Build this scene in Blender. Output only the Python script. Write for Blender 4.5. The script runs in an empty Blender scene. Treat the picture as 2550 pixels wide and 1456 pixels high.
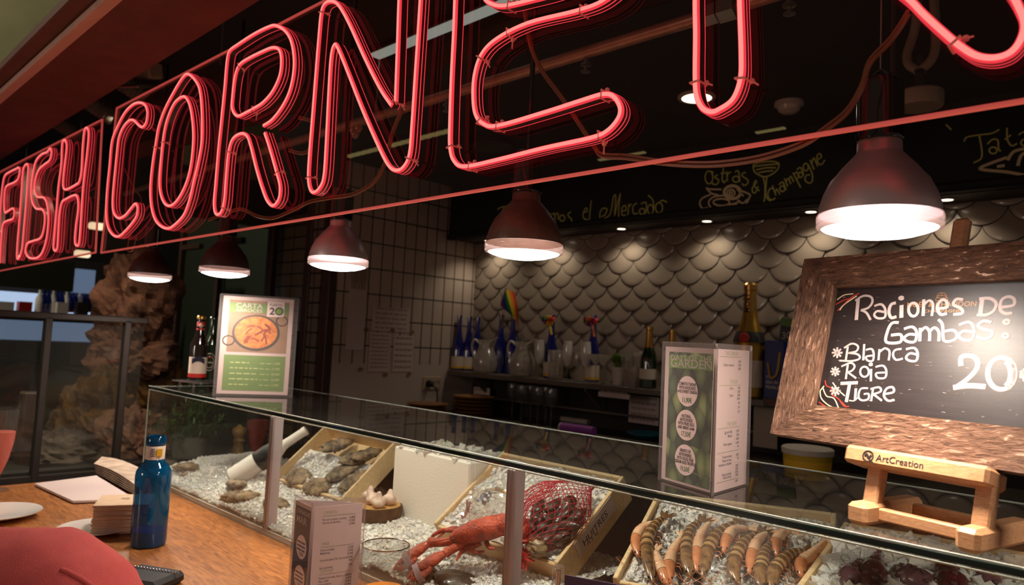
import bpy, math, random
from mathutils import Vector, Matrix, noise
V = Vector
random.seed(7)
S = bpy.context.scene
COL = S.collection
PI = math.pi
# ------------------------------------------------------------------ camera
W, H, FPX = 2550, 1456, 1790.0
PITCH, ROLL, YAW = math.radians(3.97), math.radians(2.85), math.radians(44.0)
CAM = V((0, 0, 1.55))
_fwd = V((-math.sin(YAW)*math.cos(PITCH), math.cos(YAW)*math.cos(PITCH), math.sin(PITCH)))
_r = V((math.cos(YAW), math.sin(YAW), 0)); _u = _r.cross(_fwd)
RGT = math.cos(ROLL)*_r + math.sin(ROLL)*_u
UPV = -math.sin(ROLL)*_r + math.cos(ROLL)*_u
cd = bpy.data.cameras.new('camera'); cam = bpy.data.objects.new('camera', cd); COL.objects.link(cam)
cam.matrix_world = Matrix(((RGT.x, UPV.x, -_fwd.x, CAM.x), (RGT.y, UPV.y, -_fwd.y, CAM.y), (RGT.z, UPV.z, -_fwd.z, CAM.z), (0, 0, 0, 1)))
cd.sensor_width = 36; cd.lens = FPX/W*36; cd.clip_start = .02; cd.clip_end = 60
cd.dof.use_dof = True; cd.dof.focus_distance = 1.12; cd.dof.aperture_fstop = 6.0
S.camera = cam
# ------------------------------------------------------------------ world, exposure, large lights
w = bpy.data.worlds.new('world'); S.world = w; w.use_nodes = True
w.node_tree.nodes['Background'].inputs[0].default_value = (.62, .5, .42, 1)
w.node_tree.nodes['Background'].inputs[1].default_value = .15
S.view_settings.view_transform = 'Standard'; S.view_settings.look = 'None'
S.view_settings.exposure = 0.0; S.view_settings.gamma = 1; S.view_settings.use_curve_mapping = False
S.cycles.use_denoising = True
S.cycles.max_bounces = 8; S.cycles.diffuse_bounces = 5; S.cycles.glossy_bounces = 4
S.cycles.transmission_bounces = 4; S.cycles.transparent_max_bounces = 40
S.cycles.caustics_reflective = False; S.cycles.caustics_refractive = False
S.cycles.sample_clamp_indirect = 3.0
WARM = (1.0, .84, .70)
LAMP_W, LENS_E, SPOT_W, HALL_W = 21.0, 9.0, 2.7, 420.0
def lamp_light(name, kind, loc, energy, col, parent=None, size=.05, angle=2.4, blend=.6, aim=None):
    l = bpy.data.lights.new(name, kind); l.energy = energy; l.color = col
    if kind in ('SPOT', 'POINT'): l.shadow_soft_size = size
    if kind == 'SPOT': l.spot_size = angle; l.spot_blend = blend
    if kind == 'AREA': l.size = size
    o = bpy.data.objects.new(name, l); COL.objects.link(o)
    o.location = V(loc)
    if aim is not None: o.rotation_euler = (V(aim)-V(loc)).to_track_quat('-Z', 'Y').to_euler()
    if parent:
        o.parent = parent; o.location = V(loc)-wloc(parent)
    return o
# added unseen lamp high on the left that brightens the hall plaster
def wloc(o):
    p = V((0, 0, 0))
    while o: p = p + o.location; o = o.parent
    return p
lamp_light('hall_fill', 'POINT', (-7.0, -1.2, 6.0), HALL_W, (1, .93, .66), size=.25)
lamp_light('aisle_fill', 'POINT', (-2.2, -2.6, 1.85), 45, (1, .80, .64), size=.3)   # added unseen lamp behind the camera, brightens pendant bodies and menus
# ------------------------------------------------------------------ pixel -> place helpers (real distances)
def ray(x, y): return _fwd + RGT*((x-W/2)/FPX) - UPV*((y-H/2)/FPX)
def onY(x, y, v): d = ray(x, y); return CAM + d*((v-CAM.y)/d.y)
def onX(x, y, v): d = ray(x, y); return CAM + d*((v-CAM.x)/d.x)
def onZ(x, y, v): d = ray(x, y); return CAM + d*((v-CAM.z)/d.z)
def at(x, y, D): return CAM + ray(x, y)*D
def onP(x, y, p0, n): d = ray(x, y); return CAM + d*((V(p0)-CAM).dot(n)/d.dot(n))
# ------------------------------------------------------------------ mesh builder
class MB:
    def __init__(s): s.v = []; s.f = []; s.m = []
    def add(s, vs, fs, mi=0):
        b = len(s.v); s.v += [V(x) for x in vs]
        for f in fs: s.f.append([b+i for i in f]); s.m.append(mi)
        return s
    def box(s, c, size, R=None, mi=0):
        c = V(c); hx, hy, hz = size[0]/2, size[1]/2, size[2]/2
        vs = [V((x, y, z)) for x in (-hx, hx) for y in (-hy, hy) for z in (-hz, hz)]
        if R is not None: vs = [R @ q for q in vs]
        return s.add([c+q for q in vs], [(0, 1, 3, 2), (4, 6, 7, 5), (0, 4, 5, 1), (2, 3, 7, 6), (0, 2, 6, 4), (1, 5, 7, 3)], mi)
    def bev(s, c, size, b, R=None, mi=0):      # box with chamfered edges
        c = V(c); h = [size[i]/2 for i in range(3)]; b = min(b, *[q*.9 for q in h])
        pts = []; idx = {}
        for sx in (-1, 1):
            for sy in (-1, 1):
                for sz in (-1, 1):
                    for ax in range(3):
                        q = [sx*(h[0]-b), sy*(h[1]-b), sz*(h[2]-b)]; q[ax] += (sx, sy, sz)[ax]*b
                        idx[(sx, sy, sz, ax)] = len(pts); pts.append(V(q))
        fs = []
        for ax in range(3):
            a1, a2 = (ax+1) % 3, (ax+2) % 3
            for sg in (-1, 1):
                loop = []
                for p, q in ((-1, -1), (1, -1), (1, 1), (-1, 1)):
                    k = [0, 0, 0]; k[ax] = sg; k[a1] = p; k[a2] = q; loop.append(idx[(*k, ax)])
                fs.append(loop if sg > 0 else loop[::-1])
            for p in (-1, 1):
                for q in (-1, 1):
                    k1 = [0, 0, 0]; k1[a1] = p; k1[a2] = q; k1[ax] = -1; k2 = list(k1); k2[ax] = 1
                    fs.append([idx[(*k1, a1)], idx[(*k2, a1)], idx[(*k2, a2)], idx[(*k1, a2)]])
        for sx in (-1, 1):
            for sy in (-1, 1):
                for sz in (-1, 1): fs.append([idx[(sx, sy, sz, a)] for a in range(3)])
        if R is not None: pts = [R @ q for q in pts]
        return s.add([c+q for q in pts], fs, mi)
    def hexa(s, A, B, mi=0):                     # two quads (4 pts each) joined into a solid
        return s.add(list(A)+list(B), [(3, 2, 1, 0), (4, 5, 6, 7), (0, 1, 5, 4), (1, 2, 6, 5), (2, 3, 7, 6), (3, 0, 4, 7)], mi)
    def slab(s, pts, n, t, mi=0):                # convex polygon extruded by t along n
        pts = [V(p) for p in pts]; k = len(pts); n = V(n)*t
        return s.add(pts+[p+n for p in pts], [list(range(k))[::-1], list(range(k, 2*k))]+[(i, (i+1) % k, (i+1) % k+k, i+k) for i in range(k)], mi)
    def poly(s, pts, mi=0): return s.add(pts, [list(range(len(pts)))], mi)
    def tube(s, pts, r, n=8, mi=0, closed=False, cap=True, flat=1.0):
        pts = [V(p) for p in pts]; k = len(pts)
        rr = r if isinstance(r, (list, tuple)) else [r]*k
        T = []
        for i in range(k):
            a = pts[i-1] if (i > 0 or closed) else pts[i]; b = pts[(i+1) % k] if (i < k-1 or closed) else pts[i]
            t = (b-a); T.append(t.normalized() if t.length > 1e-9 else V((0, 0, 1)))
        up = V((0, 0, 1)) if abs(T[0].z) < .9 else V((1, 0, 0))
        nn = (up-T[0]*up.dot(T[0])).normalized(); b0 = len(s.v)
        for i in range(k):
            nn = (nn-T[i]*nn.dot(T[i])); nn = nn.normalized() if nn.length > 1e-9 else T[i].orthogonal().normalized()
            bb = T[i].cross(nn)
            for j in range(n):
                a = 2*PI*j/n; s.v.append(pts[i]+nn*math.cos(a)*rr[i]*flat+bb*math.sin(a)*rr[i])
        for i in range(k if closed else k-1):
            i2 = (i+1) % k
            for j in range(n):
                j2 = (j+1) % n
                s.f.append([b0+i*n+j, b0+i*n+j2, b0+i2*n+j2, b0+i2*n+j]); s.m.append(mi)
        if cap and not closed:
            s.f.append([b0+j for j in range(n)][::-1]); s.m.append(mi)
            s.f.append([b0+(k-1)*n+j for j in range(n)]); s.m.append(mi)
        return s
    def lathe(s, prof, n=24, mi=0, o=(0, 0, 0), M=None, cap=True, mis=None):
        o = V(o); b0 = len(s.v)
        for r, z in prof:
            for j in range(n):
                a = 2*PI*j/n; q = V((r*math.cos(a), r*math.sin(a), z)); s.v.append(o+(M @ q if M is not None else q))
        for i in range(len(prof)-1):
            for j in range(n):
                j2 = (j+1) % n
                s.f.append([b0+i*n+j, b0+i*n+j2, b0+(i+1)*n+j2, b0+(i+1)*n+j]); s.m.append(mis[i] if mis else mi)
        if cap:
            if prof[0][0] > 1e-6: s.f.append([b0+j for j in range(n)][::-1]); s.m.append(mis[0] if mis else mi)
            if prof[-1][0] > 1e-6: s.f.append([b0+(len(prof)-1)*n+j for j in range(n)]); s.m.append(mis[-1] if mis else mi)
        return s
    def sweep(s, pts, nrm, prof, mi=0, closed=True):   # prof: (side, out) in the plane whose normal is nrm
        nrm = V(nrm); k = len(pts); b0 = len(s.v); n = len(prof)
        for i in range(k):
            a = pts[i-1] if (i > 0 or closed) else pts[i]; b = pts[(i+1) % k] if (i < k-1 or closed) else pts[i]
            t = (b-a).normalized(); sd = t.cross(nrm).normalized()
            for x, y in prof: s.v.append(pts[i]+sd*x+nrm*y)
        for i in range(k if closed else k-1):
            i2 = (i+1) % k
            for j in range(n):
                j2 = (j+1) % n; s.f.append([b0+i*n+j, b0+i*n+j2, b0+i2*n+j2, b0+i2*n+j]); s.m.append(mi)
        if not closed:
            s.f.append([b0+j for j in range(n)][::-1]); s.m.append(mi); s.f.append([b0+(k-1)*n+j for j in range(n)]); s.m.append(mi)
        return s
    def ball(s, c, r, seg=16, ring=10, mi=0, fn=None, M=None):
        c = V(c); r = V(r) if not isinstance(r, (int, float)) else V((r, r, r)); b0 = len(s.v)
        for i in range(ring+1):
            th = PI*i/ring
            for j in range(seg):
                a = 2*PI*j/seg; d = V((math.sin(th)*math.cos(a), math.sin(th)*math.sin(a), math.cos(th)))
                q = V((d.x*r.x, d.y*r.y, d.z*r.z))
                if fn: q = fn(d, q)
                s.v.append(c+(M @ q if M is not None else q))
        for i in range(ring):
            for j in range(seg):
                j2 = (j+1) % seg
                s.f.append([b0+i*seg+j, b0+(i+1)*seg+j, b0+(i+1)*seg+j2, b0+i*seg+j2]); s.m.append(mi)
        return s
    def stroke(s, pts, wd, n, mi=0, t=.0004):      # flat brush stroke (ribbon) lying on a plane with normal n
        pts = [V(p) for p in pts]
        return s.sweep(pts, n, [(-wd/2, 0), (wd/2, 0), (wd/2*.8, t), (-wd/2*.8, t)], mi, closed=False)
    def text(s, txt, size, o, xd, yd, mi=0, align='LEFT', bold=0.0, xs=1.0, lift=0.0):
        c = bpy.data.curves.new('t', 'FONT'); c.body = txt; c.size = size; c.align_x = align; c.offset = bold*size; c.resolution_u = 3
        ob = bpy.data.objects.new('t', c); me = bpy.data.meshes.new_from_object(ob)
        xd = V(xd).normalized(); yd = V(yd).normalized(); n = xd.cross(yd)
        s.add([V(o)+xd*(q.co.x*xs)+yd*q.co.y+n*lift for q in me.vertices], [list(p.vertices) for p in me.polygons], mi)
        bpy.data.objects.remove(ob); bpy.data.curves.remove(c); bpy.data.meshes.remove(me)
        return s
    def build(s, name, mats, parent=None, smooth=35, world=True):
        off = wloc(parent) if (parent and world) else V((0, 0, 0))
        me = bpy.data.meshes.new(name); me.from_pydata([q-off for q in s.v], [], s.f)
        for m in (mats if isinstance(mats, (list, tuple)) else [mats]): me.materials.append(m)
        me.polygons.foreach_set('material_index', s.m)
        if smooth:
            me.polygons.foreach_set('use_smooth', [True]*len(s.f)); me.set_sharp_from_angle(angle=math.radians(smooth))
        me.update(); o = bpy.data.objects.new(name, me); COL.objects.link(o)
        if parent: o.parent = parent
        return o
def tag(o, label, cat, group=None, kind=None):
    o['label'] = label; o['category'] = cat
    if group: o['group'] = group
    if kind: o['kind'] = kind
    return o
def thing(name, label, cat, loc=(0, 0, 0), rz=0, group=None):
    o = bpy.data.objects.new(name, None); COL.objects.link(o); o.empty_display_size = .02
    o.location = V(loc); o.rotation_euler = (0, 0, rz); return tag(o, label, cat, group)
def struct(name, mb, m, smooth=35):
    o = mb.build(name, m, None, smooth); o['kind'] = 'structure'; return o
def copy_tree(o, loc=None, rot=None, label=None, scale=None, parent=None):
    c = o.copy(); COL.objects.link(c)
    if parent: c.parent = parent
    if loc is not None: c.location = V(loc)
    if rot is not None: c.rotation_euler = rot
    if scale is not None: c.scale = (scale, scale, scale) if isinstance(scale, (int, float)) else scale
    if label: c['label'] = label
    for ch in list(o.children): copy_tree(ch, parent=c)
    return c
def spline(pts, per=6, closed=False):
    pts = [V(p) for p in pts]; k = len(pts); out = []
    for i in range(k if closed else k-1):
        g = (lambda j: pts[j % k]) if closed else (lambda j: pts[max(0, min(k-1, j))])
        p0, p1, p2, p3 = g(i-1), g(i), g(i+1), g(i+2)
        for q in range(per):
            t = q/per; t2 = t*t; t3 = t2*t
            out.append(.5*((2*p1)+(p2-p0)*t+(2*p0-5*p1+4*p2-p3)*t2+(3*p1-p0-3*p2+p3)*t3))
    if not closed: out.append(pts[-1])
    return out
def ell(cx, cy, rx, ry, n=14, a0=0, a1=2*PI):
    return [(cx+rx*math.cos(a0+(a1-a0)*i/n), cy+ry*math.sin(a0+(a1-a0)*i/n)) for i in range(n+1)]
def rotm(rz=0, rx=0, ry=0): return Matrix.Rotation(rz, 3, 'Z') @ Matrix.Rotation(ry, 3, 'Y') @ Matrix.Rotation(rx, 3, 'X')
# ------------------------------------------------------------------ materials
def _new(name):
    m = bpy.data.materials.new(name); m.use_nodes = True; nt = m.node_tree; nt.nodes.clear()
    out = nt.nodes.new('ShaderNodeOutputMaterial'); return m, nt, out
def lin(c): return tuple(((x/255)/12.92 if x/255 <= .04045 else ((x/255+.055)/1.055)**2.4) for x in c)+(1,)
def mat(name, rgb, rough=.5, metal=0, var=0, vs=30, bump=0, bs=60, coat=0, sss=0, spec=.5, rgb2=None, stretch=(1, 1, 1), emit=None, es=0, kind='noise'):
    m, nt, out = _new(name); N = nt.nodes.new; L = nt.links.new
    b = N('ShaderNodeBsdfPrincipled'); L(b.outputs[0], out.inputs[0])
    b.inputs['Base Color'].default_value = lin(rgb); b.inputs['Roughness'].default_value = rough
    b.inputs['Metallic'].default_value = metal; b.inputs['Coat Weight'].default_value = coat
    b.inputs['Specular IOR Level'].default_value = spec
    if sss: b.inputs['Subsurface Weight'].default_value = sss; b.inputs['Subsurface Radius'].default_value = (.01, .008, .006); b.inputs['Subsurface Scale'].default_value = .5
    if emit: b.inputs['Emission Color'].default_value = lin(emit); b.inputs['Emission Strength'].default_value = es
    if var or bump or rgb2:
        tc = N('ShaderNodeTexCoord'); mp = N('ShaderNodeMapping'); L(tc.outputs['Object'], mp.inputs[0]); mp.inputs['Scale'].default_value = stretch
        if var or rgb2:
            if kind == 'voronoi':
                nz = N('ShaderNodeTexVoronoi'); nz.inputs['Scale'].default_value = vs; fac = nz.outputs['Distance']
            else:
                nz = N('ShaderNodeTexNoise'); nz.inputs['Scale'].default_value = vs; nz.inputs['Detail'].default_value = 6; fac = nz.outputs['Fac']
            L(mp.outputs[0], nz.inputs[0]); cr = N('ShaderNodeValToRGB'); L(fac, cr.inputs[0])
            c1 = lin(rgb); c2 = lin(rgb2) if rgb2 else tuple(x*(1-var) for x in c1[:3])+(1,)
            cr.color_ramp.elements[0].position = .32; cr.color_ramp.elements[1].position = .68
            cr.color_ramp.elements[0].color = c2; cr.color_ramp.elements[1].color = c1; L(cr.outputs[0], b.inputs['Base Color'])
        if bump:
            n2 = N('ShaderNodeTexNoise'); n2.inputs['Scale'].default_value = bs; n2.inputs['Detail'].default_value = 5; L(mp.outputs[0], n2.inputs[0])
            bp = N('ShaderNodeBump'); bp.inputs['Strength'].default_value = bump; bp.inputs['Distance'].default_value = .01; L(n2.outputs['Fac'], bp.inputs['Height']); L(bp.outputs[0], b.inputs['Normal'])
    return m
def glass(name, tint=(255, 255, 255), ior=1.5, rough=.0, haze=0.0, haze_rgb=(200, 200, 200), gl=1.0):
    m, nt, out = _new(name); N = nt.nodes.new; L = nt.links.new
    tr = N('ShaderNodeBsdfTransparent'); tr.inputs[0].default_value = lin(tint)
    gs = N('ShaderNodeBsdfGlossy'); gs.inputs['Roughness'].default_value = rough; gs.inputs['Color'].default_value = (gl, gl, gl, 1)
    fr = N('ShaderNodeFresnel'); fr.inputs[0].default_value = ior
    ge = N('ShaderNodeNewGeometry'); iv = N('ShaderNodeMath'); iv.operation = 'SUBTRACT'; iv.inputs[0].default_value = 1; L(ge.outputs['Backfacing'], iv.inputs[1])
    mu = N('ShaderNodeMath'); mu.operation = 'MULTIPLY'; L(fr.outputs[0], mu.inputs[0]); L(iv.outputs[0], mu.inputs[1])
    base = tr.outputs[0]
    if haze:
        df = N('ShaderNodeBsdfDiffuse'); df.inputs[0].default_value = lin(haze_rgb); mh = N('ShaderNodeMixShader'); mh.inputs[0].default_value = haze
        L(tr.outputs[0], mh.inputs[1]); L(df.outputs[0], mh.inputs[2]); base = mh.outputs[0]
    mx = N('ShaderNodeMixShader'); L(mu.outputs[0], mx.inputs[0]); L(base, mx.inputs[1]); L(gs.outputs[0], mx.inputs[2]); L(mx.outputs[0], out.inputs[0])
    return m
def emis(name, rgb, s):
    m, nt, out = _new(name); e = nt.nodes.new('ShaderNodeEmission'); e.inputs[0].default_value = lin(rgb); e.inputs[1].default_value = s
    nt.links.new(e.outputs[0], out.inputs[0]); return m
def wood(name, a, b, rough=.45, scale=8, axis=(1, 12, 12), bump=.15, coat=0, dist=3, bd=.004):
    m, nt, out = _new(name); N = nt.nodes.new; L = nt.links.new
    p = N('ShaderNodeBsdfPrincipled'); L(p.outputs[0], out.inputs[0]); p.inputs['Roughness'].default_value = rough; p.inputs['Coat Weight'].default_value = coat
    tc = N('ShaderNodeTexCoord'); mp = N('ShaderNodeMapping'); L(tc.outputs['Object'], mp.inputs[0]); mp.inputs['Scale'].default_value = axis
    nz = N('ShaderNodeTexNoise'); nz.inputs['Scale'].default_value = scale; nz.inputs['Detail'].default_value = 7; nz.inputs['Distortion'].default_value = dist; L(mp.outputs[0], nz.inputs[0])
    cr = N('ShaderNodeValToRGB'); L(nz.outputs['Fac'], cr.inputs[0]); cr.color_ramp.elements[0].position = .3; cr.color_ramp.elements[1].position = .7
    cr.color_ramp.elements[0].color = lin(b); cr.color_ramp.elements[1].color = lin(a); L(cr.outputs[0], p.inputs['Base Color'])
    bp = N('ShaderNodeBump'); bp.inputs['Strength'].default_value = bump; bp.inputs['Distance'].default_value = bd; L(nz.outputs['Fac'], bp.inputs['Height']); L(bp.outputs[0], p.inputs['Normal'])
    return m
def tiles(name, rgb, grout, bw, bh, ax=('Y', 'Z'), mortar=.004, rough=.25, off=(0, 0)):
    m, nt, out = _new(name); N = nt.nodes.new; L = nt.links.new
    p = N('ShaderNodeBsdfPrincipled'); L(p.outputs[0], out.inputs[0]); p.inputs['Roughness'].default_value = rough
    tc = N('ShaderNodeTexCoord'); sx = N('ShaderNodeSeparateXYZ'); cx = N('ShaderNodeCombineXYZ'); L(tc.outputs['Object'], sx.inputs[0])
    for k in (0, 1):
        ad = N('ShaderNodeMath'); ad.operation = 'ADD'; ad.inputs[1].default_value = off[k]; L(sx.outputs[ax[k]], ad.inputs[0]); L(ad.outputs[0], cx.inputs[k])
    br = N('ShaderNodeTexBrick'); br.offset = 0; br.inputs['Scale'].default_value = 1; br.inputs['Mortar Size'].default_value = mortar; br.inputs['Mortar Smooth'].default_value = .1
    br.inputs['Brick Width'].default_value = bw; br.inputs['Row Height'].default_value = bh
    c = lin(rgb); br.inputs['Color1'].default_value = c; br.inputs['Color2'].default_value = tuple(x*.86 for x in c[:3])+(1,); br.inputs['Mortar'].default_value = lin(grout)
    L(cx.outputs[0], br.inputs['Vector']); L(br.outputs['Color'], p.inputs['Base Color'])
    bp = N('ShaderNodeBump'); bp.inputs['Strength'].default_value = .6; bp.inputs['Distance'].default_value = .003; bp.invert = True; L(br.outputs['Fac'], bp.inputs['Height']); L(bp.outputs[0], p.inputs['Normal'])
    return m
def framemat(name, axis):           # weathered timber: long fibres, dark cracks, pale ridges
    m, nt, out = _new(name); N = nt.nodes.new; L = nt.links.new
    p = N('ShaderNodeBsdfPrincipled'); L(p.outputs[0], out.inputs[0]); p.inputs['Roughness'].default_value = .5
    tc = N('ShaderNodeTexCoord'); mp = N('ShaderNodeMapping'); mp.inputs['Scale'].default_value = axis; L(tc.outputs['Object'], mp.inputs[0])
    n1 = N('ShaderNodeTexNoise'); n1.inputs['Scale'].default_value = 5; n1.inputs['Detail'].default_value = 9; n1.inputs['Roughness'].default_value = .62; n1.inputs['Distortion'].default_value = .5; L(mp.outputs[0], n1.inputs[0])
    cr = N('ShaderNodeValToRGB'); L(n1.outputs['Fac'], cr.inputs[0]); e = cr.color_ramp.elements
    e[0].position = .34; e[0].color = lin((72, 48, 36)); e[1].position = .74; e[1].color = lin((200, 160, 134)); e.new(.43).color = lin((140, 102, 80)); e.new(.56).color = lin((164, 122, 98))
    L(cr.outputs[0], p.inputs['Base Color'])
    c2 = N('ShaderNodeValToRGB'); L(n1.outputs['Fac'], c2.inputs[0]); f = c2.color_ramp.elements
    f[0].position = .36; f[1].position = .62
    bp = N('ShaderNodeBump'); bp.inputs['Strength'].default_value = 1.0; bp.inputs['Distance'].default_value = .006; L(c2.outputs[0], bp.inputs['Height']); L(bp.outputs[0], p.inputs['Normal'])
    return m
def artmat():                       # printed picture of artichoke leaves: overlapping rounded cells, each leaf paler at its middle
    m, nt, out = _new('print_artichokes'); N = nt.nodes.new; L = nt.links.new
    p = N('ShaderNodeBsdfPrincipled'); L(p.outputs[0], out.inputs[0]); p.inputs['Roughness'].default_value = .6
    tc = N('ShaderNodeTexCoord'); mp = N('ShaderNodeMapping'); mp.inputs['Scale'].default_value = (1.2, 1.2, .75); L(tc.outputs['Object'], mp.inputs[0])
    v = N('ShaderNodeTexVoronoi'); v.inputs['Scale'].default_value = 46; L(mp.outputs[0], v.inputs[0])
    sp = N('ShaderNodeSeparateColor'); L(v.outputs['Color'], sp.inputs[0])
    cr = N('ShaderNodeValToRGB'); L(sp.outputs[0], cr.inputs[0]); e = cr.color_ramp.elements
    e[0].color = lin((44, 66, 50)); e[1].color = lin((168, 190, 120)); e.new(.5).color = lin((96, 126, 84))
    c2 = N('ShaderNodeValToRGB'); L(v.outputs['Distance'], c2.inputs[0]); f = c2.color_ramp.elements
    f[0].color = (1, 1, 1, 1); f[0].position = .1; f[1].color = (.16, .2, .16, 1); f[1].position = .75
    mx = N('ShaderNodeMix'); mx.data_type = 'RGBA'; mx.blend_type = 'MULTIPLY'; mx.inputs[0].default_value = 1; L(cr.outputs[0], mx.inputs[6]); L(c2.outputs[0], mx.inputs[7]); L(mx.outputs[2], p.inputs['Base Color'])
    return m
M = dict(
    acrylic=glass('acrylic_sheet', (250, 244, 240), 1.32, .0, .012, (150, 110, 90)),
    neon=emis('neon_tube_glow', (255, 132, 124), 1.35), neon_edge=emis('neon_tube_edge_glow', (255, 62, 74), .9),
    flex=mat('neon_flex_silicone', (96, 74, 72), .35, coat=.4), edge=mat('acrylic_edge_painted_glow', (235, 150, 140), .3, emit=(255, 90, 85), es=.28),  # sheet edge emits a little pink to imitate neon light carried through it
    tie=mat('clear_tie_painted_glow', (240, 170, 160), .3, emit=(255, 90, 85), es=.12), cable=mat('clear_twin_cable', (150, 92, 66), .3),  # ties emit faint pink in place of the neon's light on them
    black=mat('black_paint', (16, 15, 14), .5), blackgloss=mat('black_bakelite', (14, 12, 12), .15, coat=.6), dark=mat('dark_brown_paint', (40, 28, 22), .6, var=.4),
    ceiling=mat('black_ceiling_paint', (20, 16, 13), .8, var=.4, vs=6), board=mat('blackboard_paint', (19, 20, 13), .75, var=.35, vs=7),
    lens=emis('frosted_lamp_lens', (255, 246, 238), LENS_E), lampglass=glass('clear_lamp_rim', (250, 240, 238), 1.5, .08, .42, (230, 205, 200)),
    silver=mat('satin_silver_reflector', (232, 212, 216), .38, .72, bump=.02, bs=300), rust=mat('brown_rusty_reflector', (136, 106, 92), .42, .35, var=.4, vs=25, bump=.08, bs=90), maroon=mat('dark_brown_reflector', (70, 44, 38), .5, .2, var=.3),
    chrome=mat('chrome', (210, 205, 205), .1, 1), steel=mat('brushed_steel', (150, 142, 138), .35, .9), copper=mat('painted_pipe', (176, 128, 108), .35, .3, var=.2),
    glass=glass('clear_glass_pane', (248, 250, 248), 1.5, .0, .012, (190, 185, 175)), glasstop=glass('glass_shelf', (243, 247, 244), 1.5, .01, .01, (190, 185, 175)), gedge=mat('green_glass_edge', (10, 32, 26), .1, coat=1), gedge_glint=mat('glass_edge_painted_glint', (190, 200, 190), .12, coat=1),  # the pale edge colour stands in for highlight lines along the panes
    clear=glass('clear_tableware_glass', (240, 240, 238), 1.5, .0, .05, (200, 195, 190)), cut=glass('cut_glass', (235, 232, 228), 1.7, .10, .22, (235, 226, 216)), frost=glass('frosted_flute_glass', (200, 196, 190), 1.6, .12, .62, (244, 236, 228)), acr=glass('clear_acrylic_holder', (248, 246, 246), 1.4, .02, .05, (220, 210, 208)),
    alu=mat('anodised_aluminium', (176, 158, 164), .4, .2), white=mat('white_plastic', (222, 214, 208), .45), ceramic=mat('white_ceramic', (226, 218, 212), .18, coat=.5), paper=mat('white_paper', (202, 183, 179), .7), poly=mat('white_polystyrene', (232, 224, 214), .7, bump=.1, bs=200, sss=.1),
    ply=wood('pale_crate_wood', (226, 198, 156), (204, 172, 128), .6, 6, (2, 9, 9), .08), counter=wood('oak_counter', (188, 122, 62), (120, 68, 30), .38, 5, (2.2, 16, 16), .12, .15, 2.2),
    beech=wood('beech_wood', (216, 166, 122), (188, 134, 92), .42, 7, (3, 20, 20), .06), frame=framemat('rough_grey_brown_frame', (4, 46, 46)), frame_v=framemat('rough_grey_brown_frame_upright', (46, 46, 4)),
    slate=mat('chalkboard_surface', (44, 36, 36), .42, rgb2=(33, 27, 27), vs=22, stretch=(1, 1, 14), bump=.05, bs=120), paint=mat('white_chalk_marker', (184, 168, 166), .7, spec=.2), redp=mat('red_chalk_marker', (196, 60, 50), .6), creamp=mat('cream_chalk_marker', (226, 212, 178), .6), gold=mat('gold_print', (176, 124, 74), .5),
    chalk=mat('yellow_chalk', (206, 204, 112), .9), chalkw=mat('pale_chalk', (224, 204, 160), .9), ink=mat('black_ink', (40, 32, 36), .6), green=mat('green_print', (96, 134, 58), .6), greend=mat('dark_green_ink', (60, 110, 50), .6), greyink=mat('grey_green_ink', (140, 150, 104), .6),
    ice=mat('crushed_ice', (252, 246, 240), .25, bump=.5, bs=260, coat=.3, sss=.6, rgb2=(242, 234, 228), vs=60),
)
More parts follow.
